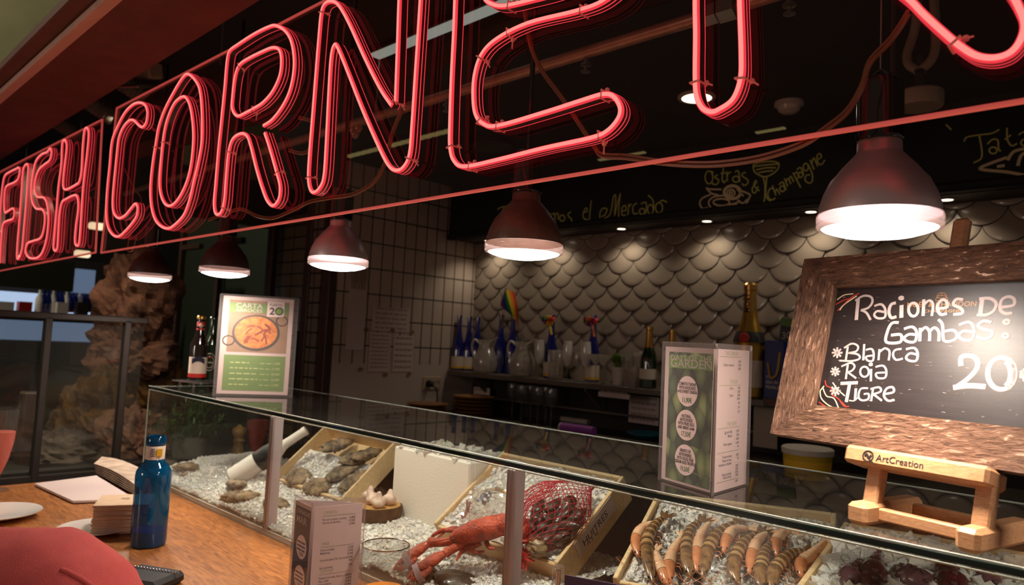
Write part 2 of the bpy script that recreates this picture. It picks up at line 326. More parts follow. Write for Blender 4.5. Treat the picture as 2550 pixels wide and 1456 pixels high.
M.update(
    scale=mat('grey_ceramic_scale', (142, 128, 114), .33, var=.12, vs=3, coat=.3), grout=mat('dark_grout', (38, 32, 27), .9), wood_dark=wood('dark_stained_wood', (76, 46, 32), (44, 26, 18), .5, 6, (8, 8, 1.5)),
    plaster=mat('white_wall_paint', (188, 172, 160), .6, var=.06, vs=4), pillar=mat('beige_pillar_paint', (158, 142, 126), .6, var=.1, vs=5), hall=mat('olive_hall_plaster', (126, 120, 88), .9, var=.3, vs=1.2), floor=mat('dark_floor_tiles', (58, 46, 38), .5, var=.3),
    red_panel=mat('dark_red_brown_bulkhead', (120, 62, 52), .75, var=.25, vs=14, bump=.1, bs=200), lip=mat('pale_batten', (244, 196, 180), .6, var=.12, vs=20), shelf=mat('grey_shelf_laminate', (96, 84, 74), .5), cab=mat('back_counter_laminate', (66, 56, 48), .45, var=.2),
    bluebottle=glass('cobalt_blue_glass', (60, 140, 178), 1.5, .02, .22, (12, 112, 168)), bluewine=mat('dark_blue_wine_bottle', (20, 30, 104), .08, coat=1), greenglass=mat('dark_green_bottle_glass', (22, 40, 20), .08, coat=1), brownglass=mat('brown_bottle_glass', (30, 16, 10), .08, coat=1), champ=mat('champagne_gold_foil', (176, 134, 54), .32, .7), foil=mat('gold_foil', (190, 150, 80), .3, .9),
    label=mat('cream_label', (214, 198, 180), .6), redlab=mat('red_label', (186, 36, 30), .5), yellow=mat('yellow_label', (226, 178, 40), .5), blacklab=mat('black_label', (20, 18, 18), .5), navy=mat('navy_print', (38, 36, 62), .6), purple=mat('dark_purple_card', (66, 54, 84), .5), bluebag=mat('royal_blue_paper_bag', (24, 36, 112), .5, var=.2), rope=mat('yellow_rope', (190, 150, 70), .8),
    leaf=mat('green_leaf', (126, 158, 62), .5, var=.5, vs=40), leafd=mat('dark_green_leaf', (74, 104, 50), .5, var=.4, vs=40), pot=mat('grey_pot', (120, 116, 108), .5), rockb=mat('brown_reef_rock', (150, 108, 84), .85, rgb2=(70, 46, 34), vs=14, bump=.9, bs=25), rockg=mat('grey_reef_rock', (112, 98, 86), .9, rgb2=(62, 50, 42), vs=10, bump=.8, bs=20), rocky=mat('ochre_reef_rock', (128, 92, 38), .9, rgb2=(58, 40, 20), vs=12, bump=.9, bs=22),
    oyster=mat('oyster_shell', (168, 142, 112), .55, rgb2=(56, 44, 34), vs=60, bump=1.0, bs=130), lobster=mat('cooked_lobster_shell', (204, 84, 54), .42, rgb2=(138, 46, 34), vs=55, bump=.45, bs=260, coat=.12), band=mat('grey_violet_rubber_band', (150, 120, 128), .5), crab=mat('dark_brown_crab_shell', (62, 48, 38), .4, rgb2=(30, 24, 20), vs=40, bump=.4, bs=90, coat=.3), mussel=mat('dark_brown_shell', (92, 66, 54), .4, rgb2=(34, 24, 24), vs=50, coat=.3, bump=.3, bs=90), net=mat('red_plastic_net', (176, 40, 52), .5), snail=mat('striped_sea_snail_shell', (176, 150, 112), .4, rgb2=(70, 48, 34), vs=18, stretch=(1, 1, 9)), snail_tie=mat('red_net_tuft', (190, 36, 44), .6),
    tiger=mat('tiger_prawn_dark_band', (120, 86, 54), .25, coat=.6, var=.3, vs=90), tigerl=mat('tiger_prawn_pale_band', (192, 150, 104), .25, coat=.6, var=.15, vs=90), prawn=mat('pale_pink_prawn_shell', (252, 214, 180), .25, coat=.5, rgb2=(244, 184, 146), vs=60, sss=.2), tigerhead=mat('tiger_prawn_head_shell', (150, 112, 74), .25, coat=.6, rgb2=(84, 58, 38), vs=110), prawnhead=mat('orange_prawn_head', (214, 140, 96), .3, coat=.5, rgb2=(170, 96, 62), vs=60), eye=mat('black_prawn_eye', (10, 8, 8), .15), octo=mat('dark_red_octopus_skin', (104, 30, 34), .22, rgb2=(62, 18, 24), vs=40, bump=.4, bs=90, coat=.7), octop=mat('violet_grey_octopus_skin', (130, 88, 96), .25, rgb2=(84, 54, 62), vs=40, bump=.3, bs=90, coat=.6),
    garlic=mat('white_garlic', (228, 206, 190), .5, rgb2=(196, 160, 150), vs=40), log=wood('log_slice_wood', (206, 164, 96), (140, 92, 48), .6, 9, (5, 5, 5), .2), bark=mat('log_bark', (88, 60, 38), .9, var=.5, vs=40, bump=.8, bs=60), jersey=mat('salmon_red_knit', (190, 78, 76), .95, var=.1, vs=60, bump=.25, bs=420), napkin=mat('recycled_paper_napkin', (206, 176, 146), .85, var=.1, vs=60), news=mat('newsprint', (196, 176, 156), .8, rgb2=(158, 136, 120), vs=22), beer=mat('amber_beer', (214, 132, 52), .15, coat=.5), pink=mat('pink_smoothie', (232, 112, 100), .4), towel=mat('white_towel', (176, 164, 152), .9), teal=mat('teal_dish', (50, 120, 140), .4), plate_w=wood('brown_wooden_plate', (150, 100, 44), (90, 54, 22), .6, 8, (4, 4, 20)), tubw=mat('white_tub_lid', (196, 186, 172), .5), tuby=mat('yellow_tub_print', (196, 160, 34), .5), socket=mat('cream_socket_plate', (176, 156, 132), .5), mill=wood('pale_turned_wood', (196, 154, 92), (150, 108, 58), .45, 9, (3, 3, 10)),
    rain=[mat('rainbow_'+n, c, .7) for n, c in (('red', (196, 38, 34)), ('orange', (224, 124, 34)), ('yellow', (226, 198, 40)), ('green', (48, 128, 56)), ('blue', (34, 70, 150)), ('violet', (120, 50, 130)))],
    lit=emis('cold_lit_stall', (186, 208, 240), .85), litd=emis('dim_lit_stall', (130, 150, 184), .42), warmlit=emis('warm_strip_light', (255, 232, 190), 1.1), striplit=emis('cool_strip_light', (200, 214, 206), .42), stripdim=emis('dim_yellow_strip', (160, 150, 96), .35), spotlit=emis('small_spot_lens', (255, 232, 200), 6), downlit=emis('round_downlight_lens', (255, 244, 226), 5), olive=mat('olive_panel', (46, 50, 26), .8, var=.2), chart=mat('green_chalk_panel', (22, 30, 18), .7, rgb2=(32, 42, 26), vs=60), pan=mat('print_black', (44, 34, 30), .6), rice=mat('print_rice', (196, 128, 62), .6, rgb2=(164, 84, 38), vs=70), table_p=mat('print_beige_table', (150, 118, 88), .6, var=.2, vs=30), art=artmat(), prawnp=mat('print_prawn', (128, 52, 30), .6), circ=mat('print_pinkish_disc', (224, 200, 198), .6),
)
# ================================================================== the setting
ZT, YF, YB, XL, WOOD = 1.35, .90, 1.31, -2.5, 1.05      # glass top, its front and back edge, left end of the case, wooden counter top
YW, XW, YFA, ZFA, ZC = 3.0, -3.2, 2.75, 2.135, 2.45     # back wall, tiled side wall, blackboard fascia, its underside, ceiling
struct('floor', MB().box((-2.5, 1.5, -.05), (13, 11, .1)), M['floor'])
struct('ceiling', MB().box((-2.4, 2.06, ZC+.03), (7.2, 2.8, .06)), M['ceiling'])
# back wall: plain wall plus overlapping ceramic fish-scale tiles
mb = MB().box((-1.4, YW+.06, 1.25), (3.7, .1, 2.5), mi=1)
PW, RS, RR = .156, .063, .0815
x0, z0 = onY(1540, 806, 2.985).x, onY(1540, 806, 2.985).z+RR
rows = range(-11, 9)
for ri in rows:
    zc = z0 - ri*RS
    if zc > ZFA+.06 or zc < 1.40: continue
    for ci in range(-9, 17):
        xc = x0 + (ci + .5*(ri % 2))*PW
        if xc < XW-.02 or xc > .12: continue
        rnd = random.uniform(-.02, .02); rn2 = random.uniform(-.03, .03)
        ring = []; n = 26
        for rad, dome in ((.35, .0025), (.75, .0014), (.965, 0)):
            ring.append([(V((xc+RR*rad*math.cos(a), YW-.014+(RR*rad*math.sin(a)*(.085+rnd))+RR*rad*math.cos(a)*rn2-dome, zc+RR*rad*math.sin(a)))) for a in [2*PI*k/n for k in range(n)]])
        outer = [(V((xc+RR*math.cos(a), YW-.0125+(RR*math.sin(a)*(.085+rnd))+RR*math.cos(a)*rn2, zc+RR*math.sin(a)))) for a in [2*PI*k/n for k in range(n)]]
        back = [q+V((0, .010, 0)) for q in outer]
        vs = [V((xc, YW-.0168, zc))]+ring[0]+ring[1]+ring[2]+outer+back; fs = [(0, 1+k, 1+(k+1) % n) for k in range(n)]
        for q in range(4): fs += [(1+q*n+k, 1+(q+1)*n+k, 1+(q+1)*n+(k+1) % n, 1+q*n+(k+1) % n) for k in range(n)]
        b = len(mb.v); mb.v += vs
        for i, f in enumerate(fs): mb.f.append([b+j for j in f]); mb.m.append(1 if i >= n*3 else 0)
struct('wall_back', mb, [M['scale'], M['grout']], 30)
# tiled side wall: tile field above, plain painted dado below
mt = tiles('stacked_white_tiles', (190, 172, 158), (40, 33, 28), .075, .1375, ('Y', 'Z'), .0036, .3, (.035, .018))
struct('wall_side', MB().box((XW-.05, 2.52, 1.93), (.1, 1.0, 1.06), mi=0).box((XW-.05, 2.52, .70), (.1, 1.0, 1.4), mi=1), [mt, M['plaster']], 0)
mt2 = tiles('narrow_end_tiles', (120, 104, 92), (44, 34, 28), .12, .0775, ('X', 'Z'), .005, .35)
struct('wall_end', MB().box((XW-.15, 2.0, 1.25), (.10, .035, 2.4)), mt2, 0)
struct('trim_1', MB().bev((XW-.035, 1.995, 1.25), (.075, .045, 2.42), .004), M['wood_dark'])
struct('trim_2', MB().bev((XW-.235, 2.0, 1.25), (.06, .05, 2.42), .004), M['wood_dark'])
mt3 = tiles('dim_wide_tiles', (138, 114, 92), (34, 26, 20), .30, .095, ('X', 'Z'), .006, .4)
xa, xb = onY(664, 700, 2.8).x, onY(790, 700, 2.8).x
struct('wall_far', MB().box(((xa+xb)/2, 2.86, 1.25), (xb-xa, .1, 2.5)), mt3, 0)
struct('wall_dark', MB().box((-6.9, 3.25, 1.6), (5.2, .1, 3.2)), M['chart'], 0)
struct('wall_hall', MB().box((-9.6, 0, 1.9), (.1, 8, 9)), M['hall'])
struct('wall_market', MB().box((-8.3, -.5, 1.7), (.1, 7.4, 3.4)), M['black'])
xa, xb = onY(762, 700, 2.45).x, onY(800, 700, 2.45).x
struct('trim_3', MB().box(((xa+xb)/2, 2.5, 1.25), (xb-xa, .1, 2.45)), M['pillar'])
xa = onY(674, 600, 2.7).x
struct('trim_4', MB().bev((xa, 2.72, 1.25), (.09, .05, 2.44), .005), M['wood_dark'])
for i, px_ in enumerate((545, 450)):
    q = onY(px_, 620, 2.74); struct('trim_%d' % (5+i), MB().bev((q.x, 2.76, 1.25), (.05, .05, 2.44), .004).bev((q.x+.22, 2.76, 2.30), (.40, .05, .05), .004), M['wood_dark'])
# blackboard fascia over the back bar with its underside and recessed spots
fascia = thing('blackboard_fascia', 'long black fascia board over the back bar with chalk words and drawings', 'signboard', (-1.5, YFA, ZFA))
MB().bev((-1.45, YFA+.015, (ZFA+ZC)/2+.012), (3.50, .03, ZC-ZFA-.03), .004).build('board', M['board'], fascia)
MB().bev((-1.45, YFA+.008, ZFA+.012), (3.50, .05, .032), .008).build('lower_rail', M['board'], fascia)
MB().box((-1.45, (YFA+YW)/2+.03, ZFA+.012), (3.48, YW-YFA-.08, .02)).build('soffit_panel', M['dark'], fascia)
FN = V((0, -1, 0))
def chalk(name, strokes, sc, ox, oy, wd, m, cuts=()):
    if cuts:
        for a_, b_ in zip((0,)+cuts, cuts+(len(strokes),)): chalk(name, strokes[a_:b_], sc, ox, oy, wd, m)
        return
    mb = MB()
    for s in strokes:
        pts = [onY(ox+x*sc, oy+y*sc, YFA-.0004) for x, y in (spline([(x, y, 0) for x, y in s], 4) if False else s)]
        pts = spline(pts, 4) if len(pts) > 2 else pts
        mb.stroke(pts, wd*1.15, FN)
    mb.build(name, m, fascia, 0)
chalk('chalk_words', [ell(655, 575, 55, 90), [(660, 490), (710, 500), (690, 540)], [(780, 540), (735, 570), (790, 610), (770, 670), (710, 670), (700, 640)], [(860, 440), (840, 600), (870, 650), (890, 610)], [(820, 520), (890, 510)], [(905, 490), (915, 630)], [(910, 560), (930, 515), (965, 500)], [(1020, 500), (1060, 480), (1082, 540), (1090, 640)], ell(1035, 600, 45, 42), [(1175, 505), (1125, 520), (1130, 560), (1200, 610), (1200, 660), (1150, 690), (1120, 660)], [(1365, 765), (1290, 690), (1310, 620), (1325, 650), (1270, 720), (1270, 780), (1310, 790), (1350, 700)]], .17647, 1650, 340, .0045, M['chalk'])
chalk('chalk_words', [[(1560, 730), (1510, 740), (1485, 820), (1510, 880), (1560, 890), (1590, 860)], [(1550, 690), (1600, 830)], [(1585, 800), (1610, 740), (1630, 770), (1655, 815)], [(1640, 680), (1690, 640), (1720, 690), (1745, 750)], ell(1690, 735, 35, 40), [(1720, 590), (1765, 700)], [(1740, 640), (1770, 590), (1810, 670)], [(1780, 610), (1810, 560), (1850, 640)], [(1840, 510), (1950, 720)], [(1850, 550), (1890, 500), (1925, 560), (1880, 610)], [(1895, 470), (1940, 435), (1975, 490), (1990, 545)], ell(1945, 540, 34, 36), ell(2020, 430, 36, 52), [(2050, 390), (2110, 520), (2110, 630), (2060, 655), (2010, 610), (2030, 545), (2080, 540)], [(2080, 330), (2140, 465)], [(2105, 380), (2130, 300), (2160, 350), (2190, 420)], [(2170, 330), (2240, 290), (2220, 240), (2180, 270), (2190, 360), (2240, 395), (2290, 330)]], .17647, 1650, 340, .0045, M['chalk'])
chalk('chalk_oysters', [[(615, 720), (660, 740), (830, 745)], [(620, 730), (690, 800), (790, 825)], ell(985, 785, 125, 100), ell(985, 785, 105, 82), ell(965, 795, 55, 50), ell(962, 797, 22, 20), [(1050, 740), (1100, 790), (1140, 840)], [(1100, 760), (1220, 810), (1230, 850), (1150, 980), (1000, 1040), (910, 1050)], [(680, 815), (560, 870), (525, 940), (560, 1010), (640, 1000)], [(860, 830), (720, 850), (650, 920), (680, 1000), (760, 1030), (900, 970), (1060, 930), (1060, 890)], ell(830, 925, 115, 48), [(760, 1010), (900, 1000), (1050, 950)], [(430, 1030), (560, 1050), (800, 1055), (900, 1060)], [(610, 1090), (800, 1078), (1000, 1052), (1150, 990)], [(1070, 900), (1130, 940), (1200, 880)]], .17647, 1650, 340, .006, M['chalkw'])
chalk('chalk_glass', [[(1280, 430), (1290, 390), (1400, 360), (1550, 350), (1635, 375), (1630, 450), (1560, 520), (1480, 560), (1400, 560), (1300, 500), (1280, 430)], [(1290, 420), (1450, 400), (1630, 385)], [(1320, 470), (1460, 440), (1600, 440)], [(1350, 510), (1460, 490), (1560, 480)], [(1420, 570), (1445, 700), (1435, 900), (1380, 940), (1270, 970)], [(1470, 570), (1455, 760), (1470, 860), (1540, 920), (1610, 945), (1500, 980), (1300, 995), (1150, 990)]], .17647, 1650, 340, .0048, M['chalk'])
chalk('chalk_words', [[(200, 720), (250, 690), (320, 680), (380, 650)], [(270, 690), (265, 800)], [(870, 770), (880, 850)], [(890, 790), (920, 770), (930, 850)], [(930, 790), (965, 770), (970, 850)], ell(1020, 830, 33, 38), [(1130, 750), (1090, 790), (1140, 850), (1120, 910), (1040, 910)], [(1290, 760), (1340, 740), (1320, 700), (1285, 780), (1300, 840), (1350, 850)], [(1390, 605), (1375, 730), (1365, 860)], [(1480, 870), (1600, 810), (1640, 740), (1670, 560)], [(1500, 830), (1500, 760), (1540, 705), (1590, 720), (1560, 790), (1520, 810)], [(1670, 560), (1700, 545), (1685, 800)], [(1685, 800), (1720, 650), (1760, 510)], [(1760, 510), (1740, 680), (1735, 830)], [(1770, 740), (1830, 730), (1820, 670), (1780, 700), (1780, 790), (1830, 790)], [(1865, 650), (1855, 790)], [(1858, 700), (1900, 650)], [(1970, 640), (1920, 680), (1925, 770), (1980, 770)], [(2020, 650), (2080, 630), (2090, 700), (2075, 780)], ell(2035, 745, 35, 38), ell(2140, 720, 36, 60), [(2110, 540), (2170, 600), (2185, 700), (2170, 760)], ell(2250, 700, 45, 65), [(2260, 620), (2300, 605), (2350, 630)]], .19608, 1200, 380, .0048, M['chalk'], (2, 7, 9))
chalk('chalk_words', [[(1045, 375), (1080, 320), (1240, 290), (1400, 270), (1500, 220)], [(1240, 290), (1275, 500), (1260, 600), (1165, 650)], [(1345, 410), (1410, 350), (1480, 360), (1490, 470), (1520, 500)], ell(1420, 490, 50, 42), [(1600, 200), (1605, 350), (1660, 430), (1730, 400)], [(1570, 350), (1650, 290)], [(1750, 290), (1820, 250), (1870, 280), (1900, 420)], ell(1830, 390, 48, 44), [(260, 620), (310, 590), (320, 640), (290, 670)], [(400, 680), (345, 700), (350, 750), (400, 790)], [(810, 155), (880, 225)]], .1923, 2200, 280, .0045, M['chalk'])
chalk('chalk_plate', [[(1600, 580), (1280, 700), (1290, 740), (1600, 770), (1900, 820), (2100, 800)], [(1610, 620), (1640, 560), (1700, 500), (1830, 470), (1950, 490)], [(1740, 690), (1760, 610), (1790, 550), (1850, 520), (1950, 540)], [(1470, 700), (1570, 685)]], .1923, 2200, 280, .0085, M['chalkw'])
def recessed(x, i):
    r = thing('recessed_spot', 'small round soffit spot, %s' % i, 'ceiling light', (x, 2.885, ZFA+.002), 0, 'recessed spots under the blackboard fascia')
    MB().lathe([(.028, 0), (.028, -.004), (.021, -.005), (.021, 0)], 20).build('ring', M['steel'], r, world=False)
    MB().lathe([(0, -.001), (.02, -.001), (.02, -.003), (0, -.003)], 16).build('lens', M['spotlit'], r, world=False)
    lamp_light('spot_beam', 'SPOT', (x, 2.885, ZFA-.008), SPOT_W, (1, .86, .66), r, .015, 2.3, .7, (x, 2.93, 1.2))
for x, i in ((-3.0, 'next to the tiled side wall'), (-2.525, 'second from the tiled side wall'), (-2.06, 'third from the tiled side wall'), (-1.597, 'left of the chalk champagne glass foot'), (-1.135, 'between the chalk drawing and the nearest lamp'), (-.655, 'right of the nearest lamp shade')):
    recessed(x, i)
# the red-lit bulkhead in front of the sign, and the batten along its front edge
bulk = MB().box((-2.6, .585, 2.26+.07), (6.4, .20, .14))
tag(bulk.build('bulkhead', M['red_panel']), 'dark red-brown timber bulkhead running above and before the neon sign', 'bulkhead')
x0, x1 = -5.8, .6
lip = MB().hexa([V((x0, .440, 2.222)), V((x0, .486, 2.254)), V((x0, .486, 2.285)), V((x0, .440, 2.285))], [V((x1, .440, 2.222)), V((x1, .486, 2.254)), V((x1, .486, 2.285)), V((x1, .440, 2.285))])
tag(lip.build('batten', M['lip'], None, 0), 'pale batten along the front edge of the bulkhead', 'batten')
lip2 = MB().bev((-2.6, .418, 2.252), (6.4, .034, .028), .004)
tag(lip2.build('edge_board', M['red_panel']), 'thin dark board standing before the pale batten, outermost of the overhead trim', 'board')
# ================================================================== neon sign
ANG = math.radians(1.8); SD = V((math.cos(ANG), math.sin(ANG), 0)); SN = V((math.sin(ANG), -math.cos(ANG), 0)); SP0 = V((-.5, .80, 1.7))
TD, TW, GAP = .0175, .0088, .0045                       # tube depth, width, stand-off from the sheet
SPF = SP0 + SN*(TD+GAP)
def sP(x, y, front=True): return onP(x, y, SPF if front else SP0, SN)
LET = dict(
 F=(0, 300, .2748, [(-16, 1280), (-8, 1000), (12, 700), (28, 560), (48, 495), (95, 462), (150, 435), (168, 425), (180, 450), (165, 525), (130, 560), (75, 583), (48, 620), (38, 740), (45, 830), (72, 820), (118, 795), (130, 830), (118, 888), (65, 908), (28, 940), (14, 1050), (4, 1200), (0, 1290)]),
 I=(0, 300, .2748, [(155, 1240), (160, 1100), (185, 800), (205, 500), (217, 425), (240, 395), (256, 415), (250, 560), (237, 750), (215, 1000), (200, 1160), (175, 1242)]),
 S=(0, 300, .2748, [(428, 285), (380, 305), (330, 360), (305, 450), (285, 600), (290, 720), (325, 795), (380, 803), (405, 850), (400, 960), (370, 1060), (300, 1090), (250, 1112), (232, 1180), (262, 1240), (330, 1245), (380, 1200), (420, 1080), (440, 900), (430, 770), (400, 700), (340, 690), (315, 630), (320, 540), (350, 450), (400, 400), (450, 360), (468, 290), (455, 252)]),
 H=(0, 300, .2748, [(562, 250), (556, 400), (530, 600), (510, 850), (490, 1080), (485, 1150), (500, 1180), (520, 1150), (530, 1000), (540, 850), (560, 745), (600, 710), (680, 675), (706, 705), (710, 800), (690, 950), (680, 1080), (690, 1128), (717, 1110), (735, 900), (755, 600), (790, 300), (805, 120), (790, 65), (765, 100), (750, 250), (740, 450), (720, 550), (690, 580), (600, 625), (573, 590), (580, 470), (600, 300), (605, 220), (590, 175), (568, 195)]),
 C=(240, 200, .3022, [(370, 185), (310, 195), (240, 260), (180, 370), (130, 500), (110, 700), (90, 900), (82, 1080), (95, 1200), (135, 1270), (185, 1285), (240, 1240), (300, 1170), (335, 1110), (340, 1040), (322, 1016), (290, 1050), (240, 1110), (185, 1135), (145, 1090), (135, 1000), (145, 850), (155, 750), (170, 600), (185, 480), (220, 390), (270, 332), (310, 330), (350, 370), (380, 385), (410, 350), (422, 270), (408, 212)]),
 O=(240, 200, .3022, [(757, -52), (700, -5), (620, 130), (560, 250), (515, 380), (490, 520), (465, 680), (448, 850), (450, 1000), (475, 1120), (520, 1190), (585, 1220), (640, 1195), (720, 1110), (770, 980), (800, 850), (840, 680), (870, 500), (872, 300), (860, 120), (830, 20)]),
 o=(240, 200, .3022, [(710, 135), (650, 180), (600, 280), (565, 400), (545, 540), (530, 700), (522, 850), (535, 950), (570, 1020), (620, 1030), (680, 970), (740, 850), (780, 700), (800, 500), (795, 350), (775, 220), (745, 150)]),
 R=(500, 0, .3984, [(392, 785), (450, 745), (520, 650), (565, 540), (585, 400), (570, 270), (530, 195), (470, 160), (420, 170), (330, 215), (230, 280), (182, 318), (165, 380), (150, 550), (130, 750), (110, 950), (95, 1130), (84, 1270), (95, 1335), (125, 1330), (147, 1260), (160, 1100), (175, 950), (200, 870), (250, 835), (290, 850), (315, 920), (350, 1060), (390, 1190), (420, 1260), (455, 1285), (490, 1240), (496, 1160), (470, 1060), (430, 920), (400, 830)]),
 r=(500, 0, .3984, [(335, 676), (390, 640), (450, 570), (495, 470), (505, 370), (490, 310), (450, 298), (390, 320), (290, 370), (240, 410), (215, 480), (200, 600), (198, 680), (230, 725), (290, 700)]),
 N=(700, 0, .3846, [(715, 682), (640, 570), (540, 370), (450, 170), (385, 50), (340, 10), (290, 20), (262, 80), (245, 250), (225, 500), (205, 750), (185, 1000), (178, 1150), (190, 1225), (215, 1245), (255, 1210), (280, 1130), (295, 900), (310, 600), (325, 370), (345, 292), (368, 310), (430, 460), (520, 690), (620, 920), (690, 1060), (740, 1102), (790, 1085), (832, 1000), (850, 800), (870, 500), (890, 200), (905, -60), (905, -260), (880, -330), (830, -330), (790, -260), (768, -60), (755, 300), (742, 660)]),
 E=(700, 0, .3846, [(1130, -80), (1120, 200), (1105, 500), (1095, 800), (1095, 950), (1120, 1040), (1190, 1078), (1400, 1035), (1700, 960), (2000, 895), (2110, 850), (2185, 765), (2195, 690), (2150, 622), (2080, 612), (1950, 650), (1700, 730), (1400, 815), (1310, 800), (1260, 740), (1245, 620), (1255, 480), (1300, 350), (1400, 250), (1600, 150), (1900, 75), (2060, 20), (2170, -60), (2200, -130), (2140, -180), (2000, -140), (1800, -50), (1600, 5), (1450, 38), (1370, 28), (1315, -15), (1285, -120), (1300, -260), (1420, -380), (2000, -560), (2120, -660), (2060, -740), (1900, -720), (1300, -520), (1170, -420), (1138, -250)]),
 Q=(1600, 0, .4258, [(310, -50), (312, 200), (310, 450), (318, 560), (350, 630), (400, 655), (450, 640), (530, 580), (575, 460), (580, 300), (570, 0), (572, -200), (640, -330), (860, -400), (1120, -310), (1330, -180), (1540, -20), (1640, 80), (1760, 190), (1870, 280), (1960, 330), (2060, 340), (2150, 310), (2210, 240), (2235, 140), (2190, 20), (2130, -80), (1980, -330), (1930, -520), (2080, -700), (2100, -860), (1900, -960), (1200, -960), (560, -860), (380, -760), (325, -600)]),
)
def letter(key, root, name='neon_letter', closed=True, ties=()):
    ox, oy, sc, pts = LET[key]
    P = spline([sP(ox+x*sc, oy+y*sc) for x, y in pts], 5, closed)
    w2 = TW/2
    face = MB().sweep(P, SN, [(-w2*.98, -.003), (w2*.98, -.003), (w2*.98, -.0005), (w2*.68, .0016), (-w2*.68, .0016), (-w2*.98, -.0005)], 1, closed)
    face.sweep(P, SN, [(-w2*.66, .0014), (w2*.66, .0014), (w2*.60, .0021), (-w2*.60, .0021)], 0, closed)
    o = face.build(name, [M['neon'], M['neon_edge']], root, 50)
    bd = MB().sweep(P, SN, [(-w2*.94, -TD+.0012), (w2*.94, -TD+.0012), (w2*.94, -.003), (-w2*.94, -.003)], 0, closed)
    bd.sweep(P, SN, [(-w2, -TD), (w2, -TD), (w2, -TD+.0014), (-w2, -TD+.0014)], 1, closed)
    area = 0
    for i in range(len(P)): a_, b_ = P[i-1], P[i]; area += a_.dot(SD)*b_.z-b_.dot(SD)*a_.z
    so = 1 if area > 0 else -1           # the printed light line runs along the outer flank of the outline only
    bd.sweep(P, SN, [(so*w2*.90, -.0102), (so*w2*1.0, -.0102), (so*w2*1.0, -.0082), (so*w2*.90, -.0082)][::so], 1, closed)
    bd.build('flex_side', [M['flex'], M['neon_edge']], o, 0)
    for (tx, ty) in ties:
        q = V(min(P, key=lambda p: (p-sP(tx, ty)).length)); i = P.index(q); t = (P[(i+1) % len(P)]-P[i-1]).normalized(); sd = t.cross(SN)
        tb = MB()
        for a, b in (((-w2-.0015), (w2+.0015)),):
            loop = [q+sd*a+SN*.0032, q+sd*b+SN*.0032, q+sd*b-SN*TD, q+sd*a-SN*TD]
            tb.tube(loop, .0016, 6, closed=True, flat=1)
        s2 = 1 if sd.x > 0 else -1
        tb.bev(q+sd*s2*(w2+.005)-SN*TD*.6, (.006, .006, .006), .0015)
        tb.tube([q+sd*s2*(w2+.005)-SN*TD*.6, q+sd*s2*(w2+.014)-SN*TD*.5-V((0, 0, .006))], .0012, 5)
        tb.build('cable_tie', M['tie'], o)
    return o
def sheet(name, corners, root):
    c = [onP(x, y, SP0, SN) for x, y in corners]
    MB().slab([q-SN*.006 for q in c], SN, .006).build('acrylic_panel', M['acrylic'], root, 0)
    e = MB()
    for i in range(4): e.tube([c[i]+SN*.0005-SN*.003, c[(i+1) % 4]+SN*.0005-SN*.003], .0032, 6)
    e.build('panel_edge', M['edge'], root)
    return c
s1 = thing('neon_sign', 'small hanging acrylic panel with red neon letters FISH', 'neon sign', onP(120, 560, SP0, SN))
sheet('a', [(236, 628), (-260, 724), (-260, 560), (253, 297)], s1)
for k in 'FISH': letter(k, s1, closed=(k not in 'FS' or k == 'S'))
s2 = thing('neon_sign', 'long hanging acrylic panel with big red neon letters CORNER', 'neon sign', onP(1200, 300, SP0, SN))
bl, br, tl = onP(250, 629, SP0, SN), onP(2550, 249, SP0, SN), onP(289, 269, SP0, SN)
br = br+(br-bl).normalized()*.3
def px(p): d = p-CAM; z = d.dot(_fwd); return (W/2+FPX*d.dot(RGT)/z, H/2-FPX*d.dot(UPV)/z)
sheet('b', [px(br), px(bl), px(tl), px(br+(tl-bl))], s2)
letter('C', s2); letter('O', s2, ties=((389, 365),)); letter('o', s2, ties=((403, 358),)); letter('R', s2, closed=False, ties=((560, 375), (690, 435), (552, 515)))
letter('r', s2, ties=((590, 150), (630, 275))); letter('N', s2, closed=False, ties=((775, 440), (990, 262), (1020, 400), (800, 30)))
letter('E', s2, ties=((1220, 160), (1265, 120), (1205, 280), (1240, 325), (1500, 255), (1490, 360), (1135, 360), (1170, 415), (1450, 45), (1265, 20)))
letter('Q', s2, ties=((1735, 205), (1870, 195), (2390, 100)))
def wire(pts, r=.0022, D=None, twin=True):
    P = spline([onP(x, y, SP0-SN*(.012+.0), SN) if D is None else at(x, y, D) for x, y in pts], 8)
    m = MB().tube(P, r, 6)
    if twin: m.tube([p+V((0, 0, -r*2.3)) for p in P], r, 6).tube([p+V((0, 0, -r*1.2))-SN*r*2 for p in P], r, 6)
    return m
c1 = wire([(1305, 20), (1318, 100), (1345, 165), (1400, 240), (1440, 300), (1480, 360), (1500, 382), (1560, 386), (1640, 398), (1720, 404), (1800, 402), (1900, 386), (2000, 352), (2060, 312), (2110, 270), (2145, 210), (2165, 150), (2220, 90), (2262, 25)])
c1.build('lead_cable', M['cable'], s2)
wire([(310, 420), (335, 470), (352, 500), (330, 560), (318, 620), (330, 622), (340, 590)], .0018, twin=False).build('lead_cable', M['cable'], s2)
wire([(520, 545), (560, 530), (600, 518), (640, 535), (680, 540), (730, 520), (770, 500), (820, 490), (880, 480), (930, 450), (958, 400), (975, 330), (1000, 270)], .002).build('lead_cable', M['cable'], s2)
wire([(745, 290), (790, 310), (765, 375), (720, 372)], .002).build('lead_cable', M['cable'], s2)
k = MB()
for q in ((880, 325), (893, 320), (885, 335)): k.ball(onP(q[0], q[1], SP0-SN*.012, SN), .008, 8, 6, fn=lambda d, p: p*(1+.3*noise.noise(d*4)))
k.build('cable_knot', M['cable'], s2)
def hang(px_, y0, root):
    q = onP(px_, y0, SP0-SN*.003, SN); MB().tube([q, V((q.x, q.y, ZC))], .0014, 6).build('suspension_wire', M['steel'], root)
